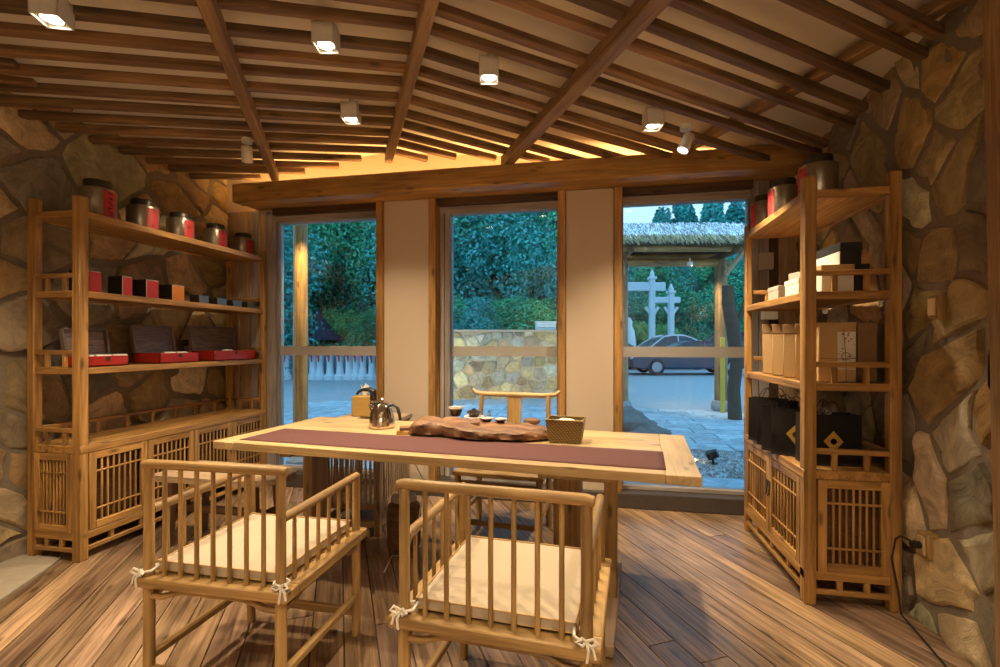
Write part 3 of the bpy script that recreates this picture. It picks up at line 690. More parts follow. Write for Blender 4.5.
# hanging boxes on the wall boards behind the right shelf
for i,(x0,x1,z0,z1) in enumerate(((1.18,1.27,1.78,1.90),(1.20,1.30,1.42,1.50))):
    w=MB(); w.b2((x0,YW-.10,z0),(x1,YW-.041,z1),.003); tag(w.build('wall_box','white_paper' if i else 'grey_cloth'),['grey box fixed high on the boards behind the right shelf','white box fixed low on the boards behind the right shelf'][i],'box')
# ---- black paper bags
def bag(x,y,z,L,D,H,rz,label,diamond='x',side=0.0):
    t=thing('gift_bag',label,'paper bag',(x,y,z+.001),rz,'black paper bags on the right cabinet')
    w=MB(); th=.002
    # open bag with slightly pinched gussets
    n=8; ring=[(-L/2,-D/2),(0,-D/2),(L/2,-D/2),(L/2-.0,0),(L/2,D/2),(0,D/2),(-L/2,D/2),(-L/2,0)]
    def r(s_,ins): return [Vector((a*(1-ins),b_*(1-s_*.15) if abs(b_)>0 else 0,H*s_)) if abs(b_)>0 else Vector((a-math.copysign(.018*s_,a),0,H*s_)) for a,b_ in ring]
    vs=r(0,0)+r(.5,.0)+r(1,.0)+r(1,.02)+r(.06,.02); fs=[[7,6,5,4,3,2,1,0]]
    for a in range(4):
        for k in range(8): fs.append([a*8+k,a*8+(k+1)%8,(a+1)*8+(k+1)%8,(a+1)*8+k])
    fs.append([32+k for k in range(8)]); w.add(vs,fs); w.build('paper_body','black_paper',t,smooth=False)
    for s_ in (-1,1):
        w=MB(); yy=s_*D/2*.84; w.tube([(-.045+.09*k/10,yy,H-.01+.075*math.sin(PI*k/10)) for k in range(11)],.0022,6); w.build('handle','black_plastic',t)
    s_=.052; zc_=H*.48; w=MB(); yy=-D/2*.93-.004
    w.add([(side-s_*.85,yy,zc_),(side,yy,zc_-s_),(side+s_*.85,yy,zc_),(side,yy,zc_+s_)],[[0,1,2,3]]); em=w.build('gold_diamond','gold_print',t,recalc=False,smooth=False)
    w=MB(); w.T=Matrix.Translation((side,yy-.001,zc_))@Matrix.Rotation(PI/2,4,'X')
    w.lathe([(.0125,0),(.0145,0)],n=16); w.lathe([(.001,.0),(.004,0)],n=10)
    for k in range(4):
        a=PI/2*k; w.add([(.021*math.cos(a)-.002,.019*math.sin(a)-.002,0),(.021*math.cos(a)+.002,.019*math.sin(a)-.002,0),(.021*math.cos(a)+.002,.019*math.sin(a)+.002,0),(.021*math.cos(a)-.002,.019*math.sin(a)+.002,0)],[[0,1,2,3]])
    w.build('emblem','dark_print',em,recalc=False,smooth=False)
    return t
z=HR[4]
bag(1.16,yr0+.155,z,.255,.12,.25,0,'front black paper bag with a gold diamond, facing the room beside the thick post',side=0.0)
for i in range(4):
    y=[3.22,3.07,2.93,2.83][i]; H_=[.265,.27,.25,.25][i]; x=[1.06,1.06,1.045,1.06][i]
    bag(x,y,z,.20,.085,H_,-PI/2+[.98,.92,.95,.9][i],'black paper bag in the angled row, right cabinet, %s'%['farthest by the window','second from the window','third from the window','hidden half behind the thick post'][i],side=.02)
w=MB(); rnd=random.Random(5)
for k in range(14):
    c=Vector((rnd.uniform(-.06,.06),rnd.uniform(-.03,.03),rnd.uniform(0,.03))); r_=rnd.uniform(.01,.022)
    w.add([c+Vector((rnd.uniform(-r_,r_),rnd.uniform(-r_,r_),rnd.uniform(-r_,r_))) for _ in range(4)],[[0,1,2],[0,2,3],[0,3,1],[1,3,2]])
o=w.build('plastic_wrap','cellophane',smooth=False); o.location=(1.14,yr0+.155,z+.245); tag(o,'crumpled clear plastic wrap sticking out of the front black bag','plastic wrap')
# ------------------------------------------------------------------ table
TC=[PH(215.6,441.6,.75),PH(699.6,477.6,.75),PH(675,435.6,.75),PH(310,416,.75)]
tc=sum(TC,Vector())/4+RT*.03; tc.z=0; ta=math.atan2((TC[1]-TC[0]).y,(TC[1]-TC[0]).x); tL=((TC[1]-TC[0]).length+(TC[2]-TC[3]).length)/2; tW=((TC[2]-TC[1]).length+(TC[3]-TC[0]).length)/2
t=thing('tea_table','long pale wooden tea table in the middle of the room','table',tc,ta)
w=MB(); th=.038; eb=.13; n=5
for s_ in (-1,1): w.b2((s_*tL/2 if s_<0 else tL/2-eb,-tW/2,.75-th),(s_*tL/2+eb if s_<0 else tL/2,tW/2,.75),.003,1)
for i in range(n):
    a=-tW/2+tW*i/n; w.b2((-tL/2+eb+.0008,a+.0008,.75-th),(tL/2-eb-.0008,a+tW/n-.0008,.75),.0015,0)
w.build('tabletop','oak_pale',t)
Ti=(Matrix.Translation(tc)@Matrix.Rotation(ta,4,'Z')).inverted()
def tl(px,py,Z): v=Ti@PG(px,Z); return v
sl=tl(611,600,2.29); thk=tl(572,0,2.76); lf=tl(311,0,2.62)
for k,(sx,tx_) in enumerate(((sl.x,thk.x),(lf.x,lf.x+.12))):
    ya=-tW/2+.02; yb=tW/2-.05; lo=min(sx,tx_)-.06; hi=max(sx,tx_)+.035
    if k==1: lo=sx-.05; hi=sx+.05
    w=MB(); w.b2((lo,ya,0.001),(hi,yb,.05),.004,1); w.build('sled_foot','pine_grey',t)
    w=MB(); w.b2((sx-.03,(sl.y if k==0 else lf.y)-.03,.049),(sx+.03,(sl.y+.03 if k==0 else lf.y+.10),.713),.004); w.build('leg','oak',t)
    if k==0: w=MB(); w.b2((tx_-.075,.22,.049),(tx_+.07,.34,.713),.004); w.build('leg','oak',t)
    w=MB(); w.b2((lo+.02,-tW/2+.08,.675),(hi-.01,tW/2-.08,.713),.003,1); w.build('cross_rail','oak',t)
# runner
r0=[PH(252,437,.75),PH(669,472,.75),PH(661,453,.75),PH(290,427.5,.75)]
w=MB(); rl=[Ti@p for p in r0]; x0=(rl[0].x+rl[3].x)/2; x1=(rl[1].x+rl[2].x)/2; y0=(rl[0].y+rl[1].y)/2-.03; y1=(rl[2].y+rl[3].y)/2-.01
vs=[];nx=60;ny=8
for i in range(nx+1):
    for j in range(ny+1): vs.append((x0+(x1-x0)*i/nx,y0+(y1-y0)*j/ny,.7515+.0010*noise2(i*.35,j*.8)*.3+.001))
fs=[[i*(ny+1)+j,(i+1)*(ny+1)+j,(i+1)*(ny+1)+j+1,i*(ny+1)+j+1] for i in range(nx) for j in range(ny)]
w.add(vs,fs); o=w.build('table_runner','runner',recalc=False); 
so=o.modifiers.new('thick','SOLIDIFY'); so.thickness=.0015; so.offset=-1
o.matrix_world=Matrix.Translation(tc)@Matrix.Rotation(ta,4,'Z'); tag(o,'long mauve cloth runner lying on the pale tea table','table runner')
# ------------------------------------------------------------------ low-back armchairs
def bowpts(c,s_,rnd):
    return None
def armchair(loc,rz,label,group,W=.59):
    t=thing('armchair',label,'chair',loc,rz,group); rnd=random.Random(2)
    D=.565; hx=W/2-.040; by=-D/2+.03; fy=D/2-.03
    w=MB(); fr=.07
    w.b2((-W/2,-D/2,.415),(W/2,-D/2+fr,.45),.004); w.b2((-W/2,D/2-fr,.415),(W/2,D/2,.45),.004); w.b2((-W/2,-D/2+fr,.415),(-W/2+fr,D/2-fr,.45),.004); w.b2((W/2-fr,-D/2+fr,.415),(W/2,D/2-fr,.45),.004)
    w.b2((-W/2+fr,-D/2+fr,.425),(W/2-fr,D/2-fr,.442),.002)
    w.build('seat_frame','oak',t)
    for sx in (-1,1):
        for (yy,top) in ((by,.822),(fy,.672)):
            w=MB(); w.tube([(sx*hx,yy,0.0),(sx*hx,yy,.416)],.0185,12); w.build('leg','oak',t)
            w=MB(); w.tube([(sx*hx,yy,.449),(sx*hx,yy,.6),(sx*hx,yy,top)],[.0175,.0165,.0155],12); w.build('post','oak',t)
    w=MB(); w.tube([(-hx-.022,by,.818),(-hx-.018,by,.828),(-hx,by,.832),(hx,by,.832),(hx+.018,by,.828),(hx+.022,by,.828)],[.010,.0155,.0165,.0165,.0155,.010],12); w.build('top_rail','oak',t)
    for sx in (-1,1):
        w=MB(); w.tube([(sx*hx,by+.012,.674),(sx*hx,fy+.003,.680),(sx*hx,fy+.018,.674)],[.0155,.0155,.010],12); w.build('arm_rail','oak',t)
        for i in range(6):
            yy=by+(fy-by)*(i+1)/7; w=MB(); w.tube([(sx*hx,yy,.449),(sx*hx,yy,.674)],[.0078,.0068],8); w.build('spindle','oak',t)
        w=MB(); w.beam((sx*hx,by,.165),(sx*hx,fy,.165),.026,.03,.008); w.build('stretcher','oak',t)
    for i in range(7):
        xx=-hx+2*hx*(i+1)/8; w=MB(); w.tube([(xx,by,.449),(xx,by,.82)],[.0080,.0072],10); w.build('spindle','oak',t)
    for yy,zz in ((by,.12),(fy,.10)):
        w=MB(); w.beam((-hx,yy,zz),(hx,yy,zz),.028,.034,.008); w.build('stretcher','oak',t)
    for yy in (by,fy):
        w=MB(); w.tube([(-hx,yy,.375),(-hx+.06,yy,.378),(-hx+.11,yy,.396),(-hx+.15,yy,.402),(hx-.15,yy,.402),(hx-.11,yy,.396),(hx-.06,yy,.378),(hx,yy,.375)],.0105,8); w.build('apron_rail','oak',t)
    for sx in (-1,1):
        w=MB(); w.tube([(sx*hx,by,.375),(sx*hx,by+.06,.378),(sx*hx,by+.11,.396),(sx*hx,fy-.11,.396),(sx*hx,fy-.06,.378),(sx*hx,fy,.375)],.0125,8); w.build('apron_rail','oak',t)
    # cushion is its own thing (it can be lifted off)
    return t
def cushion(loc,rz,label):
    t=thing('seat_cushion',label,'cushion',loc,rz,'linen seat cushions'); W,D=.475,.48; n=18
    for lay in range(1):
        vs=[];fs=[];T_=.045
        for sgn in (1,-1):
            for i in range(n+1):
                for j in range(n+1):
                    x=-1+2*i/n; y=-1+2*j/n; ed=max(abs(x),abs(y)); e=(1-abs(x)**8)*(1-abs(y)**8)
                    cr=1-.02*(abs(x)*abs(y))**3
                    z=.4515+T_/2+sgn*(T_/2*(.62+.38*min(1,e**.5))) + (0.003*noise2(i*.25,j*.27)*.4*e if sgn>0 else 0)
                    vs.append((x*W/2*cr,y*D/2*cr,z))
        m_=(n+1)*(n+1)
        for i in range(n):
            for j in range(n):
                a=i*(n+1)+j; fs.append([a,a+n+1,a+n+2,a+1]); fs.append([m_+a,m_+a+1,m_+a+n+2,m_+a+n+1])
        bd=[i*(n+1) for i in range(n)]+[n*(n+1)+j for j in range(n)]+[i*(n+1)+n for i in range(n,0,-1)]+[j for j in range(n,0,-1)]
        for k in range(len(bd)):
            a,b_=bd[k],bd[(k+1)%len(bd)]; fs.append([a,b_,m_+b_,m_+a])
        w=MB(); w.add(vs,fs); w.build('cover','linen',t,ang=60)
    w=MB(); hh=[.463,.491]
    for z_ in hh:
        W2,D2=W/2*.995,D/2*.995; w.tube([(-W2,-D2,z_),(W2,-D2,z_),(W2,D2,z_),(-W2,D2,z_)],.0032,6,closed=True)
    w.build('piping','kraft',t)
    for s_ in (-1,1):
        cx,cy=s_*.255,-.25; w=MB()
        w.tube([(s_*.232,-.232,.475),(s_*.235,-.262,.468),(cx,cy-.026,.467),(s_*.275,-.26,.466),(s_*.276,-.236,.467),(s_*.245,-.225,.472)],.0045,7)
        k_=Vector((cx+s_*.012,cy-.022,.466))
        w.tube([k_,k_+Vector((s_*.022,-.008,.014)),k_+Vector((s_*.032,-.010,.003)),k_+Vector((s_*.014,-.006,-.008)),k_],.0042,7)
        w.tube([k_,k_+Vector((-s_*.010,-.012,.013)),k_+Vector((-s_*.022,-.014,.002)),k_+Vector((-s_*.008,-.010,-.008)),k_],.0042,7)
        w.tube([k_,k_+Vector((s_*.008,-.012,-.018)),k_+Vector((s_*.004,-.014,-.048))],.004,6); w.tube([k_,k_+Vector((s_*.02,-.008,-.014)),k_+Vector((s_*.026,-.01,-.038))],.004,6)
        w.build('tie','white_paper',t)
    return t
c1=[PH(134,577,.45),PH(296,595,.45)]; c2=[PH(385.5,615,.45),PH(595,651,.45)]
for cc,lab_,lc in ((c1,'low-back spindle armchair on the left, its back to the viewer','linen cushion tied to the left armchair'),(c2,'low-back spindle armchair on the right, nearest the viewer','linen cushion tied to the right armchair')):
    a=math.atan2((cc[1]-cc[0]).y,(cc[1]-cc[0]).x); mid=cc[0]+(cc[1]-cc[0]).normalized()*(.287 if cc is c1 else .315); fwd=Vector((-math.sin(a),math.cos(a),0)); c=mid+fwd*.28; c.z=0
    armchair(c,a,lab_,'low-back spindle armchairs',.59 if cc is c1 else .615); cushion(c,a,lc)
# ------------------------------------------------------------------ yoke-back chair beyond the table
pc=PG(506,3.15); pa=ta
t=thing('yoke_back_chair','oak chair with a curved yoke rail and broad splat, facing us behind the table','chair',pc,-.08)
for sx in (-1,1):
    w=MB(); w.tube([(sx*.25,.2,0),(sx*.25,.2,.44),(sx*.245,.215,.7),(sx*.24,.235,.885)],[.02,.02,.017,.015],10); w.build('leg','oak',t)
    w=MB(); w.tube([(sx*.26,-.2,0),(sx*.26,-.2,.44)],.02,10); w.build('leg','oak',t)
    w=MB(); w.beam((sx*.255,-.2,.17),(sx*.25,.2,.17),.025,.03,.006); w.build('stretcher','oak',t)
for yy,z_ in ((-.2,.13),(.2,.2),(-.2,.37)):
    w=MB(); w.beam((-.255,yy,z_),(.255,yy,z_),.028,.032,.006); w.build('stretcher','oak',t)
w=MB(); w.b2((-.29,-.23,.42),(.29,.23,.45),.005); w.build('seat','oak',t)
w=MB(); w.beam((0,.205,.449),(0,.232,.875),.10,.014,.003,(0,1,0)); w.build('splat','oak',t)
w=MB(); w.tube([(-.315,.262,.915),(-.285,.25,.892),(-.2,.238,.886),(0,.232,.888),(.2,.238,.886),(.285,.25,.892),(.315,.262,.915)],[.011,.015,.017,.018,.017,.015,.011],10); w.build('yoke_rail','oak_pale',t)
# ------------------------------------------------------------------ low bench at the left
e=PH(250,466,.45); t=thing('low_bench','low plank bench with a rounded end beyond the left armchair','bench',PG(232,3.0)+Vector((0,0,0)),-.02)
w=MB(); pts=[(-.42,-.19),(.18,-.19)]+[(.18+.24*math.sin(a)*1.0,-.19*math.cos(a)) for a in [PI*k/12 for k in range(1,12)]]+[(.18,.19),(-.42,.19)]
w.prism(pts,lambda x,y:Vector((x,y,.415)),lambda x,y:Vector((x,y,.45))); w.build('seat','pine_grey',t)
for sx,sy in ((-.32,-.12),(.24,-.11),(-.32,.12),(.24,.11)):
    w=MB(); w.beam((sx*1.08,sy*1.1,0),(sx,sy,.416),.055,.045,.004,(0,1,0)); w.build('leg','old_wood',t)
w=MB(); w.beam((-.33,0,.2),(.25,0,.2),.03,.045); w.beam((-.33,-.12,.2),(-.33,.12,.2),.03,.045); w.beam((.25,-.11,.2),(.25,.11,.2),.03,.045); w.build('stretcher','old_wood',t)
# ------------------------------------------------------------------ slatted side cabinet behind the table
t=thing('slatted_stand','slatted wooden stand behind the left end of the table','cabinet',(-1.555,3.14,0),-.02)
a,b_,H_=.215,.255,.725
for sx in (-1,1):
    for sy in (-1,1):
        w=MB(); w.b2((sx*a-.022*(1+sx),sy*b_-.022*(1+sy),0),(sx*a+.022*(1-sx),sy*b_+.022*(1-sy),H_-.03),.008); w.build('post','pine_grey',t)
for nm,fn in (('front',0),('right',1),('left',2),('rear',3)):
    w=MB()
    if fn in (0,3):
        y=-b_+.012 if fn==0 else b_-.03
        w.b2((-a+.04,y,.05),(a-.04,y+.018,.10),.003); w.b2((-a+.04,y,H_-.10),(a-.04,y+.018,H_-.03),.003); w.b2((-a+.04,y,.16),(a-.04,y+.018,.20),.003)
        for i in range(9): xx=-a+.04+(2*a-.08)*(i+1)/10; w.b2((xx-.006,y+.004,.2),(xx+.006,y+.014,H_-.1),.001)
    else:
        x=a-.03 if fn==1 else -a+.012
        w.b2((x,-b_+.04,.05),(x+.018,b_-.04,.10),.003); w.b2((x,-b_+.04,H_-.10),(x+.018,b_-.04,H_-.03),.003); w.b2((x,-b_+.04,.16),(x+.018,b_-.04,.20),.003)
        for i in range(11): yy=-b_+.04+(2*b_-.08)*(i+1)/12; w.b2((x+.004,yy-.006,.2),(x+.014,yy+.006,H_-.1),.001)
    w.build('slat_panel','pine_grey',t)
w=MB(); w.b2((-a-.01,-b_-.01,H_-.03),(a+.01,b_+.01,H_),.004); w.build('top','pine_grey',t)
w=MB(); w.b2((-a+.03,-b_+.03,.17),(a-.03,b_-.03,.185),.002); w.build('shelf_board','pine_grey',t)
# dispenser and woven box on the stand
p=PG(370.5,3.0,.726); p=Vector((xat(373.5,3.0),3.0,.726))
t=thing('water_dispenser','black water dispenser with a curved spout on the slatted stand','water dispenser',p,0)
w=MB(); w.b2((-.11,-.06,0),(.05,.06,.018),.006); w.build('base','black_plastic',t)
w=MB(); w.tube([(.0,0,.015),(.0,0,.16),(-.002,0,.195)],[.024,.023,.022],14); w.build('column','black_plastic',t)
w=MB(); w.tube([(.004,0,.193),(-.03,0,.212),(-.075,-.004,.21),(-.105,-.006,.195),(-.115,-.007,.178)],[.022,.016,.011,.010,.009],12); w.build('spout','black_plastic',t)
w=MB(); w.lathe([(.0252,.125),(.0252,.14)],n=16); w.build('collar','steel',t,recalc=False)
p=Vector((xat(365,3.22),3.22,.726)); t=thing('tissue_box','woven golden tissue box behind the black dispenser','tissue box',p,0)
w=MB(); w.b2((-.075,-.06,0),(.075,.06,.145),.006); w.build('woven_cover','wicker_gold',t)
w=MB(); vs=[];fs=[]
for k in range(9):
    a=2*PI*k/8; r_=.03 if k%2 else .015
    vs+= [Vector((.02*math.cos(a),.008*math.sin(a),.145)),Vector((r_*math.cos(a)*1.3,r_*math.sin(a)*.7,.19+.02*(k%3)))]
for k in range(8): fs.append([2*k,2*k+2,2*k+3,2*k+1])
w.add(vs,fs); w.build('tissue','white_paper',t,recalc=False)
# ------------------------------------------------------------------ things on the table
def on_table(px,py,dz=0): p=PH(px,py,.75); p.z=.751+dz; return p
# kettle
p=on_table(382,427.5); t=thing('kettle','shiny steel kettle with curved handle on the table','kettle',p,-.25); t.scale=(1.35,1.35,1.10)
w=MB(); w.lathe([(.052,0),(.056,.004),(.056,.02),(.053,.05),(.046,.085),(.036,.115),(.030,.125)],n=32); w.build('body','steel',t)
w=MB(); w.lathe([(.030,.125),(.028,.132),(.014,.138),(.006,.140),(.006,.147),(.010,.152),(.006,.158),(.001,.159)],n=24); w.build('lid','steel',t)
w=MB(); w.tube([(-.042,0,.075),(-.058,0,.095),(-.066,0,.118)],[.014,.010,.008],10); w.build('spout','steel',t)
w=MB(); w.tube([(.035,0,.115),(.062,0,.125),(.085,0,.110),(.094,0,.075),(.098,0,.045)],[.005,.006,.007,.007,.006],10); w.build('handle','black_plastic',t)
# small wooden box stack
for i,(dx,dz,sz) in enumerate(((0,0,(.07,.06,.022)),(.006,.023,(.06,.055,.018)))):
    p=on_table(404,434,dz); p.x+=dx; w=MB(); w.box((0,0,sz[2]/2),sz,None,.004); o=w.build('wooden_coaster','old_wood' if i else 'pine'); o.location=p; o.rotation_euler=(0,0,.1+.3*i)
    tag(o,['lower','upper'][i]+' wooden coaster block stacked between the kettle and the carved log tray','coaster','stacked coaster blocks')
# carved root tea tray
p=PH(478,438,.75); p.z=.751; Lr=.80
pl=PH(409,436,.75); pr=PH(551,440,.75); ax=(pr-pl); Lr=ax.length; ang=math.atan2(ax.y,ax.x)
t=thing('tea_tray','carved driftwood log tea tray lying across the table','tea tray',(pl+pr)/2+Vector((0,.0,.001)),ang)
w=MB(); n=44; m_=28; vs=[]; 
def ip(xs,ys,x):
    return float(np.interp(x,xs,ys))
for i in range(n+1):
    u=i/n; x=-Lr/2+Lr*u
    near=ip([0,.05,.15,.25,.35,.5,.6,.75,.87,.97,1],[.0,-.01,-.02,-.02,-.075,-.11,-.10,-.10,-.08,-.03,.0],u); far=ip([0,.1,.3,.5,.7,.9,1],[.13,.18,.21,.20,.20,.17,.10],u); h=ip([0,.03,.1,.25,.4,.6,.8,.93,1],[.052,.075,.085,.078,.072,.058,.056,.050,.02],u)
    e=ip([0,.02,1],[.9,1,1],u)
    c=(near+far)/2; hw=(far-near)/2*e
    for k in range(m_):
        a=2*PI*k/m_; ca,sa=math.cos(a),math.sin(a)
        yy=c+hw*math.copysign(abs(ca)**.55,ca); zz=h/2+h/2*math.copysign(abs(sa)**.5,sa)
        nz_=.007*noise2(u*5+.3*math.cos(a),k*.25)*.5
        if sa>.3: zz+=nz_ + .006*math.sin(u*21+ca*3)*(1-abs(ca)) - (.008 if .16<u<.19 or .05<u<.065 else 0)
        if abs(ca)>.6: yy+=nz_*1.2
        vs.append((x,yy,max(.0,zz)))
fs=[[i*m_+k,i*m_+(k+1)%m_,(i+1)*m_+(k+1)%m_,(i+1)*m_+k] for i in range(n) for k in range(m_)]; fs.append(list(range(m_))[::-1]); fs.append([n*m_+k for k in range(m_)])
LT=(Matrix.Translation(t.location)@Matrix.Rotation(ang,4,'Z')); LV=[LT@Vector(v) for v in vs]
w.add(vs,fs); w.build('carved_log','root_wood',t,ang=60)
w=MB(); w.lathe([(.034,.0),(.030,.010),(.020,.008),(.010,.016),(.001,.018)],(-.04,.04,.066),16,sc=(1.3,.8)); w.build('carved_knot','root_wood',t)
# teaware on the log
def onlog(px,py):
    z=.815
    for _ in range(5):
        p=PH(px,py,z); near_=sorted(LV,key=lambda v:(v.x-p.x)**2+(v.y-p.y)**2+(0 if v.z>.77 else 9))[:3]; z=sum(v.z for v in near_)/3+.0005
    p=PH(px,py,z); p.z=z; return p
def cup(px,py,r,h,label,m1,m2=None,cat='tea cup',z=.751):
    p=onlog(px,py); t=thing('tea_cup',label,cat,p,0)
    w=MB(); w.lathe([(r*.6,0),(r*.66,.003),(r*.9,h*.5),(r,h),(r*.94,h),(r*.82,h*.5),(r*.5,.008),(.001,.008)],n=24); w.build('bowl',m1,t)
    if m2: w=MB(); w.lathe([(r*1.02,h*.8),(r*1.12,h*.86),(r*1.14,h),(r*1.02,h*.98)],n=24); w.build('rim',m2,t)
    return t
t=cup(456,416,.042,.06,'dark cup with a white rim on the log tray, beside the window jamb','tea_dark','china')
p=onlog(474,418.5); t=thing('gaiwan','lidded dark and white tea bowl on a saucer on the log tray','tea bowl',p,0)
w=MB(); w.lathe([(.02,0),(.045,.004),(.062,.012),(.060,.015),(.02,.008)],n=24); w.build('saucer','china',t)
w=MB(); w.lathe([(.022,.009),(.03,.015),(.046,.04),(.043,.04),(.02,.014)],n=24); w.build('bowl','tea_dark',t)
w=MB(); w.lathe([(.045,.041),(.03,.050),(.012,.054),(.012,.06),(.001,.062)],n=24); w.build('lid','tea_dark',t)
w=MB(); w.lathe([(.001,0),(.013,0),(.016,.02),(.012,.04),(.005,.05),(.001,.051)],n=16); w.lathe([(.001,.05),(.008,.052),(.009,.058),(.001,.064)],n=12); o=w.build('tea_figurine','blue_stone'); o.location=onlog(489,420.5); tag(o,'small blue figurine standing on the log tray','figurine')
cup(487,422,.032,.024,'small dark tea cup with white rim on the log tray, left of a pair','tea_dark','china'); cup(500.5,422.5,.032,.022,'small dark tea cup with white rim on the log tray, right of a pair','tea_dark','china')
w=MB(); w.lathe([(.001,0),(.035,.0),(.048,.012),(.046,.024),(.03,.032),(.001,.034)],n=20,sc=(1,.7)); o=w.build('tea_pebble','old_wood'); o.location=onlog(532,424); tag(o,'smooth dark brown tea stone on the log tray near the wicker basket','tea stone')
# wicker basket with towel
c0=PH(548,446.5,.75); c1_=PH(582,447.5,.75); ang=ta+.02; p=PH(566,441,.751)
t=thing('wicker_basket','square wicker basket at the right end of the log tray','basket',p,ang)
bw,bd,bh=.078,.055,.112; tw,td=.094,.070; w=MB(); th=.006
def rect_(a,b_,z_): return [Vector((-a,-b_,z_)),Vector((a,-b_,z_)),Vector((a,b_,z_)),Vector((-a,b_,z_))]
vs=rect_(bw,bd,0)+rect_(tw,td,bh)+rect_(tw-th,td-th,bh)+rect_(bw-th,bd-th,.008)
fs=[[3,2,1,0],[12,13,14,15]]
for a_ in range(3):
    for k in range(4): fs.append([a_*4+k,a_*4+(k+1)%4,a_*4+4+(k+1)%4,a_*4+4+k])
w.add(vs,fs); w.build('woven_body','wicker',t,smooth=False)
w=MB(); w.tube(rect_(tw-.003,td-.003,bh),.006,8,closed=True); w.build('rim','wicker',t)
w=MB(); w.tube([(-.045,0,0),(-.02,.004,.006),(.03,0,.004),(.05,-.004,-.002)],[.012,.018,.018,.012],10); o=w.build('rolled_towel','white_paper'); o.location=p+Vector((0,0,.092)); o.rotation_euler=(0,0,ang); tag(o,'white rolled towel lying in the wicker basket','towel')
w=MB(); w.b2((-.02,-.015,0),(.02,.015,.03),.005); o=w.build('black_case','black_plastic'); o.location=p+Vector((-.052,.02,.078)); o.rotation_euler=(0,0,ang+.3); tag(o,'small black case beside the towel in the wicker basket','case')
# canister under the table
p=PG(404,2.95); t=thing('water_canister','brown round canister with pale lid on the floor under the table','canister',p,0)
w=MB(); w.lathe([(.085,0),(.10,.02),(.105,.2),(.095,.26),(.06,.29)],n=28); w.build('body','old_wood',t)
w=MB(); w.lathe([(.075,.285),(.08,.29),(.072,.315),(.03,.325),(.001,.326)],n=28); w.build('lid','grey_cloth',t)
w=MB(); w.tube([(-.04,0,.32),(-.03,0,.345),(.03,0,.345),(.04,0,.32)],.007,8); w.build('handle','grey_cloth',t)
cpts=[PG(414,3.0,.69),PG(411,2.98,.55),PG(425,2.9,.40),PG(418,2.8,.2),PG(405,2.75,.03),PG(392,2.8,.008),PG(384,2.6,.008)]
w=MB(); w.tube(cpts,.005,6); tag(w.build('power_cable','white_paint'),'white cable hanging from the table beside the canister','cable')
# ------------------------------------------------------------------ wall fittings on the right
p=Vector((XR-.07,yat(938,XR-.07),1.25+(343-307)*0)); 
def wallbox(px,py,sy,sz,label,name,extra=None):
    x=XR-.050; y=yat(px,x); Z=Vector((x,y,0)).dot(FW); z=EYE-(py-HY)*Z/F
    t=thing(name,label,'switch' if 'switch' in name else 'socket',(x,y,z),0)
    w=MB(); w.b2((-.004,-sy/2,-sz/2),(.046,sy/2,sz/2),.004); w.build('wooden_mount','oak',t)
    w=MB(); w.b2((-.012,-sy*.36,-sz*.36),(-.004,sy*.36,sz*.36),.004); w.build('face_plate','oak_pale',t)
    return t,Vector((x,y,z))
wallbox(934,307,.06,.10,'wooden wall switch on the right stone wall','wall_switch')
t,p=wallbox(923,545,.07,.11,'wooden wall socket low on the right stone wall with a black plug','wall_socket')
w=MB(); w.tube([p+Vector((-.012,.0,.0)),p+Vector((-.04,.01,.01)),p+Vector((-.04,.08,.005)),p+Vector((-.035,.13,-.03)),p+Vector((-.05,.13,-.12)),p+Vector((-.04,.10,-.25)),p+Vector((-.05,.06,p.z*0-p.z+.03)),Vector((p.x-.05,p.y-.08,.008)),Vector((p.x-.09,p.y-.35,.006)),Vector((p.x-.05,p.y-.8,.006))],.0045,8)
w.tube([p+Vector((-.012,0,0)),p+Vector((-.045,0,0))],.016,12)
tag(w.build('power_cable','black_plastic'),'black cable plugged into the wall socket and running down to the floor','cable')
x=XR-.075; y=yat(996,x); w=MB(); w.tube([Vector((x,y,1.4)),Vector((x,y+.005,1.3)),Vector((x,y+.03,1.2)),Vector((x,y+.03,1.1)),Vector((x,y-.03,1.0))],.004,8); tag(w.build('hanging_cable','black_plastic'),'black cable hanging on the stone wall at the right edge','cable')
# ------------------------------------------------------------------ OUTSIDE
w=MB(); w.b2((-70,YW+.16,-.2),(70,110,-.02),0); struct(w.build('ground',['pave'],smooth=False),'pale blue paved square outside')
# paving slabs near the windows
w=MB(); rnd=random.Random(9)
y=6.0
while y<9.4:
    x=-6+rnd.uniform(0,.6); dy=rnd.uniform(.32,.42)
    while x<6.5:
        dx=rnd.uniform(.7,1.5); k=rnd.uniform(.8,1.15); w.col=(.38*k,.46*k,.52*k); w.b2((x+.012,y+.012,-.03),(x+dx-.012,y+dy-.012,-.004),.006); x+=dx
    y+=dy
struct(w.build('terrace_slabs','paver'),'stone slab path outside the windows')
w=MB(); w.col=(.30,.40,.48)
for i in range(8): w.b2((-3.4+i*.8+.008,3.96,-.03),(-3.4+(i+1)*.8-.008,4.75,.002),.006)
struct(w.build('terrace_edge','paver'),'bluish stone slabs right outside the glass')
w=MB(); rnd=random.Random(4)
vs=[];fs=[]
for i in range(9000):
    x=rnd.uniform(-3.2,2.8); y=rnd.uniform(4.78,6.0); r_=rnd.uniform(.008,.02); k=rnd.uniform(.18,.5); w.col=(k,k*.95,k*.9)
    a=rnd.uniform(0,6.28); c=Vector((x,y,-.018))
    v=[c+Vector((r_*math.cos(a+b_),r_*math.sin(a+b_),0)) for b_ in (0,2.1,4.2)]+[c+Vector((0,0,r_*1.0))]; w.add(v,[[0,1,3],[1,2,3],[2,0,3]])
tag(w.build('gravel','paver',recalc=False,smooth=False),'loose gravel strip outside between the slabs','gravel',kind='stuff')
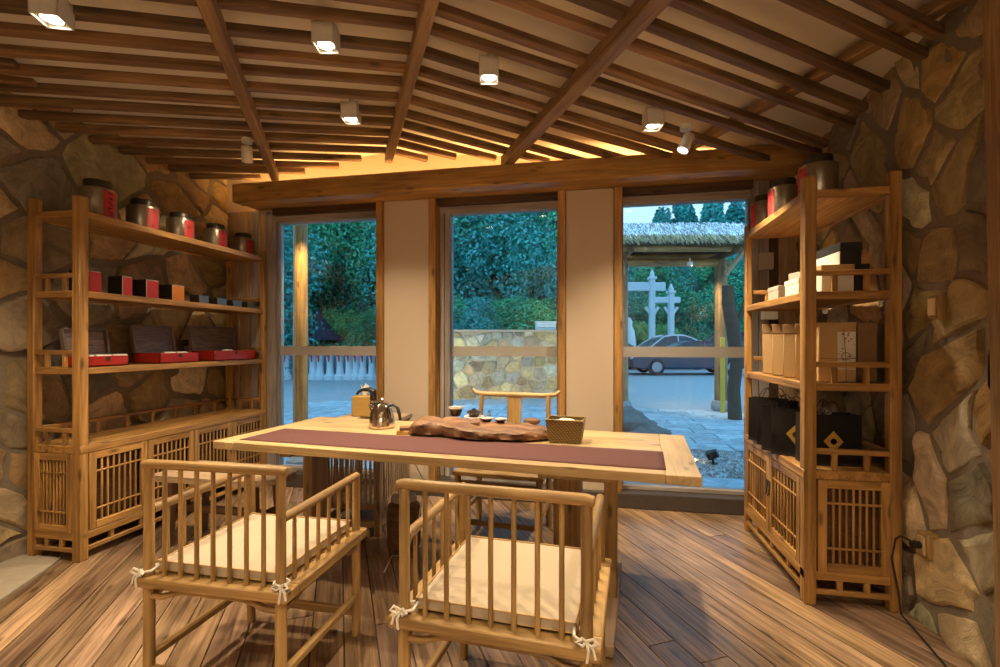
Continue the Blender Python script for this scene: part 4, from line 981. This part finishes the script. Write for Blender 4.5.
# retaining wall
a_=PG(386,10.6); b_=PG(612,11.2); d=(b_-a_).normalized(); nrm=Vector((d.y,-d.x,0)); Lw=(b_-a_).length
PALO=[(.44,.34,.19),(.36,.28,.16),(.36,.36,.30),(.28,.21,.13),(.46,.40,.27),(.26,.24,.20)]
w=stone_mesh(0,Lw,-.02,1.50,lambda u,z,dd:a_+d*u+nrm*dd+Vector((0,0,z)),.31,21,None,PALO,.03,1.1,.016,.05)
w.mi=1; w.col=(1,1,1); w.prism([(0,-.02),(Lw,-.02),(Lw,1.5),(0,1.5)],lambda u,z:a_+d*u+nrm*.004+Vector((0,0,z)),lambda u,z:a_+d*u-nrm*.35+Vector((0,0,z)))
w.prism([(-.04,0),(Lw+.04,0),(Lw+.04,.05),(-.04,.05)],lambda u,z:a_+d*u+nrm*.06+Vector((0,0,1.5+z)),lambda u,z:a_+d*u-nrm*.38+Vector((0,0,1.5+z)))
tag(w.build('garden_wall',['stone','concrete'],ang=30),'pale flagstone garden wall outside the centre window','wall')
m0=a_+d*(Lw*.70)-nrm*.15
t=thing('white_crate','white slatted crate standing on the garden wall','crate',m0+Vector((0,0,1.551)),math.atan2(d.y,d.x))
w=MB()
for k in range(3): w.b2((-.22,-.12,.06*k),(.22,-.10,.06*k+.05),.004); w.b2((-.22,.10,.06*k),(.22,.12,.06*k+.05),.004); 
for sx in (-.2,0,.2): w.b2((sx-.02,-.1,0),(sx+.02,.1,.175),.004)
w.build('slats','gate_white',t); w=MB(); w.b2((-.24,-.14,.175),(.24,.14,.20),.004); w.build('lid','gate_white',t)
# outside wooden post by the left window
p=PG(300.5,5.0); t=thing('porch_post','round wooden porch post outside the left window','post',p,0)
w=MB(); w.tube([(0,0,0.04),(0,0,1.4),(0,0,3.0)],[.076,.074,.07],16); w.build('shaft','pine',t); w=MB(); w.lathe([(.14,-.02),(.14,.04),(.10,.08),(.09,.08)],n=20); w.build('stone_base','stone_grey',t)
# thatched gate shelter
pl_=PG(622,8.9); pr_=PG(721,8.9); t=thing('thatched_shelter','thatched roof shelter on round posts outside the right window','shelter',(pl_+pr_)/2,YAW*0+math.atan2((pr_-pl_).y,(pr_-pl_).x))
hw=(pr_-pl_).length/2
for sx in (-1,1):
    w=MB(); w.tube([(sx*hw,0,.15),(sx*hw,0,1.5),(sx*hw,0,2.8)],[.115,.11,.105],16); w.build('post','rib_wood',t)
    w=MB(); w.lathe([(.13,-.02),(.17,.02),(.18,.1),(.15,.18),(.12,.19)],(sx*hw,0,0),20); w.build('post_base','stone_grey',t)
for yy in (-.5,.5):
    w=MB(); w.tube([(-hw-.5,yy,2.92),(hw+.25,yy,2.92)],.075,12); w.build('eave_beam','pine',t)
w=MB(); w.tube([(-hw-.5,0,2.74),(hw+.12,0,2.74)],.075,12); w.build('tie_beam','pine',t)
for sx in (-1,1):
    w=MB(); w.tube([(sx*hw,-.6,2.86),(sx*hw,.6,2.86)],.06,10); w.build('cross_beam','old_wood',t)
    w=MB(); w.beam((sx*hw+sx*.02,-.15,2.5),(sx*(hw+.2),-.6,2.95),.08,.05); w.build('brace','oak_pale',t)
w=MB(); rnd=random.Random(8); x0_,x1_=-hw-.7,hw+.35
w.col=(.07,.06,.05); w.prism([(-.75,2.98),(0,3.42),(.75,2.98),(.70,2.92),(0,3.3),(-.7,2.92)],lambda y,z:Vector((x0_+.05,y,z)),lambda y,z:Vector((x1_-.05,y,z)))
for i in range(9500):
    u=rnd.random()**.8; s_=rnd.choice((-1,-1,1)); x=rnd.uniform(x0_,x1_); y=s_*(.05+.72*u); z_=3.46-.42*u+rnd.uniform(-.01,.03); L=rnd.uniform(.12,.3); k=rnd.choice((.25,.6,.95,1.1)); w.col=(.95*k,.95*k,.95*k)
    if u>.86: w.col=(.55*k,.42*k,.22*k)
    dx=rnd.uniform(-.07,.07); dl=Vector((dx,s_*L*.75,-L*.5-rnd.uniform(0,.05))); b0=Vector((x,y,z_)); wd=Vector((.007,0,.003)); w.add([b0-wd,b0+wd,b0+dl+wd*.3,b0+dl-wd*.3],[[0,1,2,3]])
w.build('thatch_roof','thatch',t,recalc=False,smooth=False)
# leaning dark log
p0_=PG(735,7.9); t=thing('tree_trunk_post','crooked dark log post beside the thatched shelter','post',p0_,0)
w=MB(); w.tube([(0,0,-.02),(-.02,0,.5),(.03,0,.95),(-.03,0,1.5),(-.10,.02,1.9),(-.11,0,2.2)],[.11,.10,.10,.11,.10,.09],14); w.build('log','bark',t)
w=MB(); w.tube([(-.03,0,1.5),(.1,0,1.75),(.16,0,2.0)],[.05,.035,.02],8); w.build('branch_stub','bark',t)
p=PG(722,8.6); w=MB(); w.b2((-.03,-.02,.0),(.05,.0,1.35),.004); o=w.build('yellow_board','yellow_paint'); o.location=p; tag(o,'narrow yellow board standing against the shelter post','board')
# boulders
def boulder(px,py,Z,r,label,sd,m_='rock'):
    p=PG(px,Z,r*.35-.05); bm=bmesh.new(); bmesh.ops.create_icosphere(bm,subdivisions=4,radius=1); rnd=random.Random(sd); o1=[rnd.uniform(0,9) for _ in range(6)]
    for v in bm.verts:
        c=v.co; k=1+.16*math.sin(c.x*3+o1[0])*math.cos(c.y*3+o1[1])+.10*math.sin(c.z*6+o1[2]+c.x*4)+.05*math.sin(c.y*13+o1[3]+c.z*9); v.co=Vector((c.x*k*r*1.3,c.y*k*r,c.z*k*r*.75))
    me=bpy.data.meshes.new('boulder'); bm.to_mesh(me); bm.free(); me.materials.append(M[m_]); me.polygons.foreach_set('use_smooth',[True]*len(me.polygons)); me.set_sharp_from_angle(angle=.5)
    o=bpy.data.objects.new('boulder',me); COL.objects.link(o); o.location=p; o.rotation_euler=(0,0,rnd.uniform(0,3)); tag(o,label,'rock','boulders outside the right window')
boulder(626,0,6.4,.36,'largest grey boulder outside, half hidden by the pier',1); boulder(644,0,6.0,.27,'middle grey boulder outside the right window',2); boulder(660,0,5.7,.15,'small pale boulder at the right end of the rock group',3,'stone_grey')
boulder(672,0,5.45,.07,'smallest stone beside the gravel, lit by the garden light',6,'stone_grey')
# garden light
p=PG(713,5.05,-.02); t=thing('garden_spotlight','small black garden spotlight standing on the gravel','garden light',p,-.35)
w=MB(); w.lathe([(.05,0),(.05,.012),(.012,.018),(.012,.06)],n=16); w.build('foot','black_plastic',t)
w=MB(); w.T=Matrix.Translation((0,0,.1))@Matrix.Rotation(1.15,4,'Y'); w.lathe([(.03,.055),(.045,.05),(.052,-.05),(.048,-.06),(.044,-.05),(.04,.03)],n=20); w.lathe([(.001,.056),(.03,.056),(.03,.05),(.001,.05)],n=16); w.build('head','black_plastic',t)
w=MB(); w.T=Matrix.Translation((0,0,.1))@Matrix.Rotation(1.15,4,'Y'); w.lathe([(.001,-.035),(.042,-.035),(.042,-.03),(.001,-.03)],n=16); w.build('lens','garden_glow',t)
spot(p+Vector((-.09,.05,.12)),PG(672,5.35,-.05),30,1.3,(1,.8,.45),.8,.02)
spot(PG(400,9.2,.1),PG(470,10.8,.7),190,2.3,(1,.80,.42),1,.05); spot(PG(600,9.0,.1),PG(560,10.8,.7),130,2.3,(1,.80,.42),1,.05)
for i,(px_,Z_) in enumerate(((400,9.25),(600,9.05))):
    w=MB(); w.lathe([(.07,-.02),(.07,.06),(.05,.08),(.001,.08)],n=16); o=w.build('ground_uplight','black_plastic'); o.location=PG(px_,Z_,0); tag(o,['uplight set in the ground left of the garden wall','uplight set in the ground right of the garden wall'][i],'garden light')
# small downlights under the porch eave and the thatch
for i,(q_,tg,en) in enumerate(((PG(318,4.62,2.5),PG(300,5.0,1.3),110),(PG(690,8.5,2.62),PG(716,8.9,1.4),120))):
    w=MB(); w.lathe([(.001,.06),(.05,.06),(.05,0),(.042,0),(.042,.05)],n=16); w.tube([(0,0,.06),(0,0,.13)],.01,6); o=w.build('porch_downlight','white_paint'); o.location=q_
    tag(o,['small round downlight outside above the porch post','small round downlight under the thatched roof'][i],'lamp'); spot(q_,tg,en,1.5,(1,.72,.36))
# cars
def car(px,Z,rz,m_,label,H_=1.42,L_=4.4,suv=False):
    p=PG(px,Z,0.0); t=thing('car',label,'car',p,rz,'cars on the street outside'); W=.88
    body=[(-2.2,.32),(-2.2,.62),(-2.1,.82),(-1.3,.92),(-.95,.95),(1.2,.98),(1.75,.98),(2.12,.92),(2.2,.7),(2.2,.34),(1.9,.26),(-1.9,.26)]
    if suv: body=[(a,b_*1.15) for a,b_ in body]
    s_=L_/4.4
    w=MB(); w.T=Matrix.Diagonal((s_,1,H_/1.42,1))
    w.prism(body,lambda a,z:Vector((a,-W*(.96 if z>.8 else 1),z)),lambda a,z:Vector((a,W*(.96 if z>.8 else 1),z)))
    b_=w.build('body',m_,t,ang=50); bv=b_.modifiers.new('bevel','BEVEL'); bv.width=.05; bv.segments=3
    cab=[(-1.0,.93),(-.3,1.34),(.1,1.41),(.7,1.40),(1.1,1.28),(1.75,.97)]
    if suv: cab=[(-.9,1.05),(-.45,1.5),(.1,1.56),(1.6,1.52),(2.0,1.1)]
    w=MB(); w.T=Matrix.Diagonal((s_,1,H_/1.42,1))
    w.prism(cab,lambda a,z:Vector((a,-W*(1-.28*(z-.9)/.5),z)),lambda a,z:Vector((a,W*(1-.28*(z-.9)/.5),z))); c_=w.build('cabin','car_glass',t,ang=40)
    w=MB(); w.T=Matrix.Diagonal((s_,1,H_/1.42,1)); top=[(a*1.0,z) for a,z in cab if z>1.2]
    w.prism([(a,z+.012) for a,z in top]+[(a,z-.03) for a,z in top[::-1]],lambda a,z:Vector((a,-W*.76,z)),lambda a,z:Vector((a,W*.76,z)))
    for s2 in (-1,1):
        for i in range(len(cab)-1):
            a,b2_=cab[i],cab[i+1]; f=lambda q_:Vector((q_[0],s2*W*(1-.28*(q_[1]-.9)/.5)*1.005,q_[1])); w.tube([f(a),f(b2_)],.028,6)
        w.tube([(.35,s2*W*.99,.95),(.40,s2*W*.735,1.4)],.03,6)
    w.build('roof',m_,t,ang=50)
    for sx in (-1.35,1.32):
        for sy in (-1,1):
            w=MB(); w.T=Matrix.Translation((sx*s_,sy*.80,.31))@Matrix.Rotation(PI/2,4,'X'); w.lathe([(.20,-.1),(.31,-.09),(.32,0),(.31,.09),(.20,.1)],n=24); wh=w.build('wheel','tyre',t)
            w=MB(); w.T=Matrix.Translation((sx*s_,sy*.80,.31))@Matrix.Rotation(PI/2,4,'X'); w.lathe([(.001,-.105),(.2,-.10),(.2,.10),(.001,.105)],n=20); w.build('hubcap','rim',wh)
    w=MB()
    for sy in (-1,1): w.b2((-2.21*s_,sy*.6-.15,.60),(-2.1*s_,sy*.6+.15,.74),.02); 
    w.build('headlight','china',t)
    return t
car(686,19.6,YAW+.02,'car_blue','dark blue sedan passing in front of the parked cars',1.33,4.9)
car(664,23.5,YAW+.08,'car_white','white sedan parked behind the dark blue one',1.64)
car(724,27,YAW-.3,'car_dark','dark tall car parked behind the shelter post',1.7,4.6,True)
car(598,24,YAW+.05,'car_white','white car half hidden by the pier left of the parked sedan',1.5)
# white archway
pa_,pb_=PG(652,31),PG(672,31); t=thing('archway','white memorial archway with tall posts beyond the cars','archway',(pa_+pb_)/2,YAW)
s_=31/480.
def AP(px,py): return ((px-662)*s_,EYE-(py-HY)*s_)
for px_,top in ((652,270),(671,284)):
    x_,z_=AP(px_,top); w=MB(); w.b2((x_-.16,-.2,-.02),(x_+.16,.2,z_-.5),.03); w.b2((x_-.24,-.26,z_-.62),(x_+.24,.26,z_-.45),.03); w.lathe([(.14,0),(.17,.15),(.10,.3),(.04,.5)],(x_,0,z_-.47),12); w.build('post','gate_white',t)
w=MB(); x0_,z0_=AP(600,284); x1_,z1_=AP(662,291); w.b2((x0_,-.12,z1_),(x1_+.2,.12,z0_+.1),.03); w.build('crossbeam','gate_white',t)
w=MB(); x0_,z0_=AP(653,297); x1_,z1_=AP(680,303); w.b2((x0_,-.12,z1_),(x1_,.12,z0_),.03)
for px_ in (652,671):
    for s2 in (-1,1):
        x_,z_=AP(px_,304); w.beam((x_,0,z_-.8),(x_+s2*.42,0,z_-.2),.12,.16)
w.build('crossbeam','gate_white',t)
x_,z_=AP(605,284); w=MB(); w.b2((x_-.16,-.2,-.02),(x_+.16,.2,z_+.6),.03); w.build('post','gate_white',t)
# pale statue
p=PG(627.5,24); w=MB(); w.lathe([(.5,-.02),(.5,.5),(.4,.55),(.42,1.2),(.35,1.8),(.22,2.1),(.24,2.3),(.14,2.5),(.001,2.55)],n=20); o=w.build('stone_statue','gate_white'); o.location=p; tag(o,'pale rounded stone figure beside the pier beyond the cars','statue')
# balustrade bollards with red cloth outside the left window
G='white bollards with red ribbons outside the left window'
def bollard():
    t=thing('bollard','','bollard',(0,0,0),0,G)
    w=MB(); w.lathe([(.20,-.02),(.20,.12),(.13,.2),(.11,.5),(.13,.82),(.18,.88),(.18,.96),(.001,.98)],n=16); w.build('shaft','gate_white',t)
    w=MB(); w.tube([(-.15,-.17,1.0),(0,-.2,.86),(.15,-.17,1.0)],[.05,.07,.05],8); w.tube([(.05,-.2,.9),(.08,-.21,.6)],[.05,.02],6); w.build('ribbon','red_cloth',t); return t
pr0=bollard(); pxs=[286,313,320,330,340,349,356,363,372,381]
for i,px_ in enumerate(pxs):
    o=pr0 if i==0 else copy_tree(pr0); o.location=PG(px_,16.6-.0*i); o['label']='white bollard with red ribbon outside the left window, %s from the left'%ords[i]
w=MB(); a0_,a1_=PG(280,17.4),PG(384,17.4); rnd=random.Random(12)
for i in range(900):
    u=rnd.random(); c=a0_.lerp(a1_,u)+Vector((0,rnd.uniform(-.15,.15),rnd.uniform(.95,1.25))); k=rnd.random(); w.col=(k,k,k); r_=rnd.uniform(.03,.07)
    w.mi=1 if rnd.random()<.22 else 0
    w.add([c+Vector((rnd.uniform(-r_,r_),rnd.uniform(-r_,r_),rnd.uniform(-r_,r_))) for _ in range(3)],[[0,1,2]])
w.mi=2; w.beam(a0_+Vector((0,0,.46)),a1_+Vector((0,0,.46)),.35,.96,.02)
tag(w.build('flower_hedge',['leaf_a','red_cloth','slate_pave'],recalc=False,smooth=False),'clipped planter hedge with red flowers behind the bollards','hedge')
# small dark pavilion roof in the trees
p=PG(318,18.8); t=thing('pavilion','small pavilion with dark tiled roof among the trees','pavilion',p,.3); t.scale=(.8,.8,.78)
w=MB(); w.lathe([(1.3,1.75),(1.25,1.85),(.7,2.3),(.25,2.9),(.06,3.3),(.001,3.4)],n=6); w.build('roof','roof_tile',t,smooth=False)
for k in range(6):
    a=PI/3*k; w=MB(); w.tube([(math.cos(a)*1.0,math.sin(a)*1.0,-.02),(math.cos(a),math.sin(a),1.9)],.08,8); w.build('post','old_wood',t)
# ------------------------------------------------------------------ trees
def crown_mesh(name,seed,n,blobs,leaf,matn,asp=.42):
    rs=np.random.RandomState(seed)
    bc=[];br=[]
    for _ in range(blobs):
        a=rs.uniform(0,2*PI); h=rs.uniform(0,1); r=math.sqrt(rs.uniform(0,1))*(math.sin(PI*min(.97,(.12+h*.86)))**.7)*.78
        bc.append((r*math.cos(a),r*math.sin(a),h*.86+.08)); br.append(rs.uniform(.16,.30)*(1-.3*h))
    bc=np.array(bc); br=np.array(br); idx=rs.randint(0,blobs,n)
    d=rs.normal(size=(n,3)); d/=np.linalg.norm(d,axis=1)[:,None]
    rad=br[idx]*rs.uniform(.72,1.04,n); c=bc[idx]+d*rad[:,None]*np.array([1,1,.62 if asp>.3 else .3])
    c[:,2]=np.maximum(c[:,2],.0)
    nrm=d*.9+rs.normal(size=(n,3))*.7+np.array([0,0,.5]); nrm/=np.linalg.norm(nrm,axis=1)[:,None]
    t=np.cross(nrm,rs.normal(size=(n,3))); t/=np.linalg.norm(t,axis=1)[:,None]; b_=np.cross(nrm,t)
    L=(leaf*rs.uniform(.6,1.4,n))[:,None]; sc_=np.array([1,1,asp]); t=t*sc_; b_=b_*sc_; L=L*1.15; v=np.stack([c-t*L,c-b_*L*.6,c+t*L,c+b_*L*.6],1).reshape(-1,3)
    f=np.arange(4*n).reshape(-1,4)
    me=bpy.data.meshes.new(name); me.from_pydata(v.tolist(),[],f.tolist()); me.materials.append(M[matn])
    tone=np.clip(rs.uniform(0,1,blobs)[idx]*.6+rs.uniform(0,.5,n),0,1); cc=np.ones((n,4)); cc[:,:3]=tone[:,None]; cc=np.repeat(cc,4,0).astype(np.float32)
    a=me.attributes.new('tint','FLOAT_COLOR','POINT'); a.data.foreach_set('color',cc.ravel()); me.update(); return me
CM=[crown_mesh('crown_a',1,30000,90,.017,'leaf_a'),crown_mesh('crown_b',2,30000,90,.016,'leaf_b'),crown_mesh('crown_c',3,24000,70,.018,'leaf_c')]
def conifer_mesh(seed,n):
    rs=np.random.RandomState(seed); h=rs.uniform(0,1,n)**.8; r=(1-h)*.62*(.75+.25*np.sin(h*40))+.02; a=rs.uniform(0,2*PI,n); rr=r*rs.uniform(.6,1.05,n)
    c=np.stack([rr*np.cos(a),rr*np.sin(a),h-.06*rr],1); nrm=rs.normal(size=(n,3)); nrm/=np.linalg.norm(nrm,axis=1)[:,None]
    t=np.cross(nrm,rs.normal(size=(n,3))); t/=np.linalg.norm(t,axis=1)[:,None]; b_=np.cross(nrm,t); L=.018*rs.uniform(.6,1.4,n)[:,None]
    v=np.stack([c-t*L,c-b_*L*.4,c+t*L,c+b_*L*.4],1).reshape(-1,3); me=bpy.data.meshes.new('conifer'); me.from_pydata(v.tolist(),[],np.arange(4*n).reshape(-1,4).tolist()); me.materials.append(M['leaf_b'])
    tone=rs.uniform(0,.8,n); cc=np.ones((n,4)); cc[:,:3]=tone[:,None]; cc=np.repeat(cc,4,0).astype(np.float32); at=me.attributes.new('tint','FLOAT_COLOR','POINT'); at.data.foreach_set('color',cc.ravel()); return me
CM.append(crown_mesh('crown_tall',6,34000,120,.05,'leaf_b',.2))
tw=MB(); tw.tube([(0,0,-.02),(.01,0,.2),(-.01,.01,.5),(0,0,.8)],[.035,.028,.02,.008],10)
for k in range(6):
    a=k*1.1; tw.tube([(0,0,.25+.07*k),(.12*math.cos(a),.12*math.sin(a),.38+.07*k),(.3*math.cos(a),.3*math.sin(a),.5+.06*k)],[.014,.009,.004],6)
TRM=tw.build('trunk','bark'); trm=TRM.data; bpy.data.objects.remove(TRM)
def tree(px,Z,H_,W_,k,label,cat='tree',z0=0):
    p=PG(px,Z,z0); t=thing('tree' if cat=='tree' else 'shrub',label,cat,p,random.uniform(0,6),'trees beyond the windows' if cat=='tree' else None)
    c=bpy.data.objects.new('foliage',CM[k]); COL.objects.link(c); c.parent=t; c.scale=(W_,W_,H_)
    c=bpy.data.objects.new('trunk',trm); COL.objects.link(c); c.parent=t; c.scale=(W_*.8,W_*.8,H_*.9)
kn=['broad leafy tree','dark blue-green tree','light yellow-green tree','tall narrow tree']
rowA=[(262,20,9,3.0,0,'seen through the left edge of the left window'),(292,23,10.5,3.4,2,'behind the porch post'),(330,22.5,10.5,3.4,0,'in the left window above the pavilion'),(362,23.5,11,3.6,1,'at the right side of the left window'),(402,22,10,3.0,0,'behind the left pier'),(444,17.5,8.6,3.4,1,'at the left jamb of the centre window'),(478,18.5,9,3.4,0,'left of the middle of the centre window'),(512,17.5,8.4,3.3,1,'in the middle of the centre window, above the garden wall'),(540,18,8.8,2.8,0,'above the white crate'),(566,19,8.6,2.2,1,'behind the right pier'),(240,17,8,3.4,1,'far left beyond the left shelf')]
for px_,Z_,H_,W_,k,l_ in rowA: tree(px_,Z_,H_,W_,k,kn[k]+' '+l_)
rowA2=[(300,25,11.5,4.8,1,'at the back behind the porch post'),(355,25,12,4.8,0,'at the back of the left window'),(420,25,12,5,1,'at the back behind the left pier'),(470,26,12.5,5,1,'at the back of the centre window, left'),(535,26,12.0,5,1,'at the back of the centre window, right'),(215,24,11,5,0,'at the back beyond the left shelf')]
for px_,Z_,H_,W_,k,l_ in rowA2: tree(px_,Z_,H_,W_,k,kn[k]+' '+l_)
rowB=[(628,42,8.6,4.6,1,'at the left edge of the right window'),(655,40,8.2,4.6,0,'behind the archway'),(688,41,9.0,4.4,1,'behind the parked white sedan'),(715,39,8.6,4.4,0,'behind the right shelter post'),(745,40,9.0,4.6,1,'behind the crooked log post'),(790,40,9,5,0,'beyond the right shelf'),(662,50,15.6,2.7,3,'rising above the thatch in the middle'),(682,52,17.4,3.2,3,'rising above the thatch beside the tallest'),(714,50,17.0,3.0,3,'rising above the thatch at the right'),(739,52,17.2,3.2,3,'above the right end of the thatch'),(634,56,14.0,3.2,3,'low over the left end of the thatch'),(604,40,8,4,1,'behind the right pier, far away')]
for px_,Z_,H_,W_,k,l_ in rowB: tree(px_,Z_,H_,W_,k,kn[k]+' '+l_)
tree(638,34,2.8,1.8,2,'light green shrub behind the parked cars, left','shrub'); tree(663,34,2.6,1.8,2,'light green shrub behind the archway','shrub')
for i,(px_,Z_) in enumerate(((342,19.5),(372,19.4),(450,14.5),(480,14.2),(510,14.6),(540,14.8))):
    tree(px_,Z_,2.6,1.8,(2,0,0,1,0,2)[i],['light green shrub behind the hedge, right of the pavilion','round shrub at the right side of the left window','round shrub behind the left end of the garden wall','low dark shrub behind the garden wall, left of the middle','round shrub behind the middle of the garden wall','light green shrub behind the white crate'][i],'shrub')
# ------------------------------------------------------------------ sky
wd=bpy.data.worlds.new('sky'); S.world=wd; wd.use_nodes=True; nt=wd.node_tree; N=nt.nodes; L=nt.links
bg=N['Background']; tcn=N.new('ShaderNodeTexCoord'); sx=N.new('ShaderNodeSeparateXYZ'); L.new(tcn.outputs['Generated'],sx.inputs[0])
cr=N.new('ShaderNodeValToRGB'); e=cr.color_ramp.elements; e[0].position=0; e[0].color=(.10,.20,.30,1); e[1].position=1; e[1].color=(.22,.62,1,1)
x_=e.new(.49); x_.color=(.2,.35,.5,1); x_=e.new(.505); x_.color=(.44,.56,.66,1); x_=e.new(.60); x_.color=(.34,.56,.78,1); x_=e.new(.8); x_.color=(.22,.60,1,1)
mr=N.new('ShaderNodeMapRange'); mr.inputs['From Min'].default_value=-1; mr.inputs['From Max'].default_value=1; L.new(sx.outputs['Z'],mr.inputs['Value']); L.new(mr.outputs[0],cr.inputs[0])
ns=N.new('ShaderNodeTexNoise'); ns.inputs['Scale'].default_value=3; L.new(tcn.outputs['Generated'],ns.inputs['Vector'])
mx=N.new('ShaderNodeMix'); mx.data_type='RGBA'; mx.inputs[7].default_value=(.5,.66,.8,1); ml=N.new('ShaderNodeMath'); ml.operation='MULTIPLY'; ml.inputs[1].default_value=.35; L.new(ns.outputs['Fac'],ml.inputs[0]); L.new(ml.outputs[0],mx.inputs[0]); L.new(cr.outputs[0],mx.inputs[6]); L.new(mx.outputs[2],bg.inputs['Color']); bg.inputs['Strength'].default_value=1.5
# ------------------------------------------------------------------ view
vs_=S.view_settings; vs_.view_transform='Standard'; vs_.look='None'; vs_.gamma=1; vs_.use_curve_mapping=False; vs_.exposure=0.48
S.cycles.max_bounces=8; S.cycles.transparent_max_bounces=12
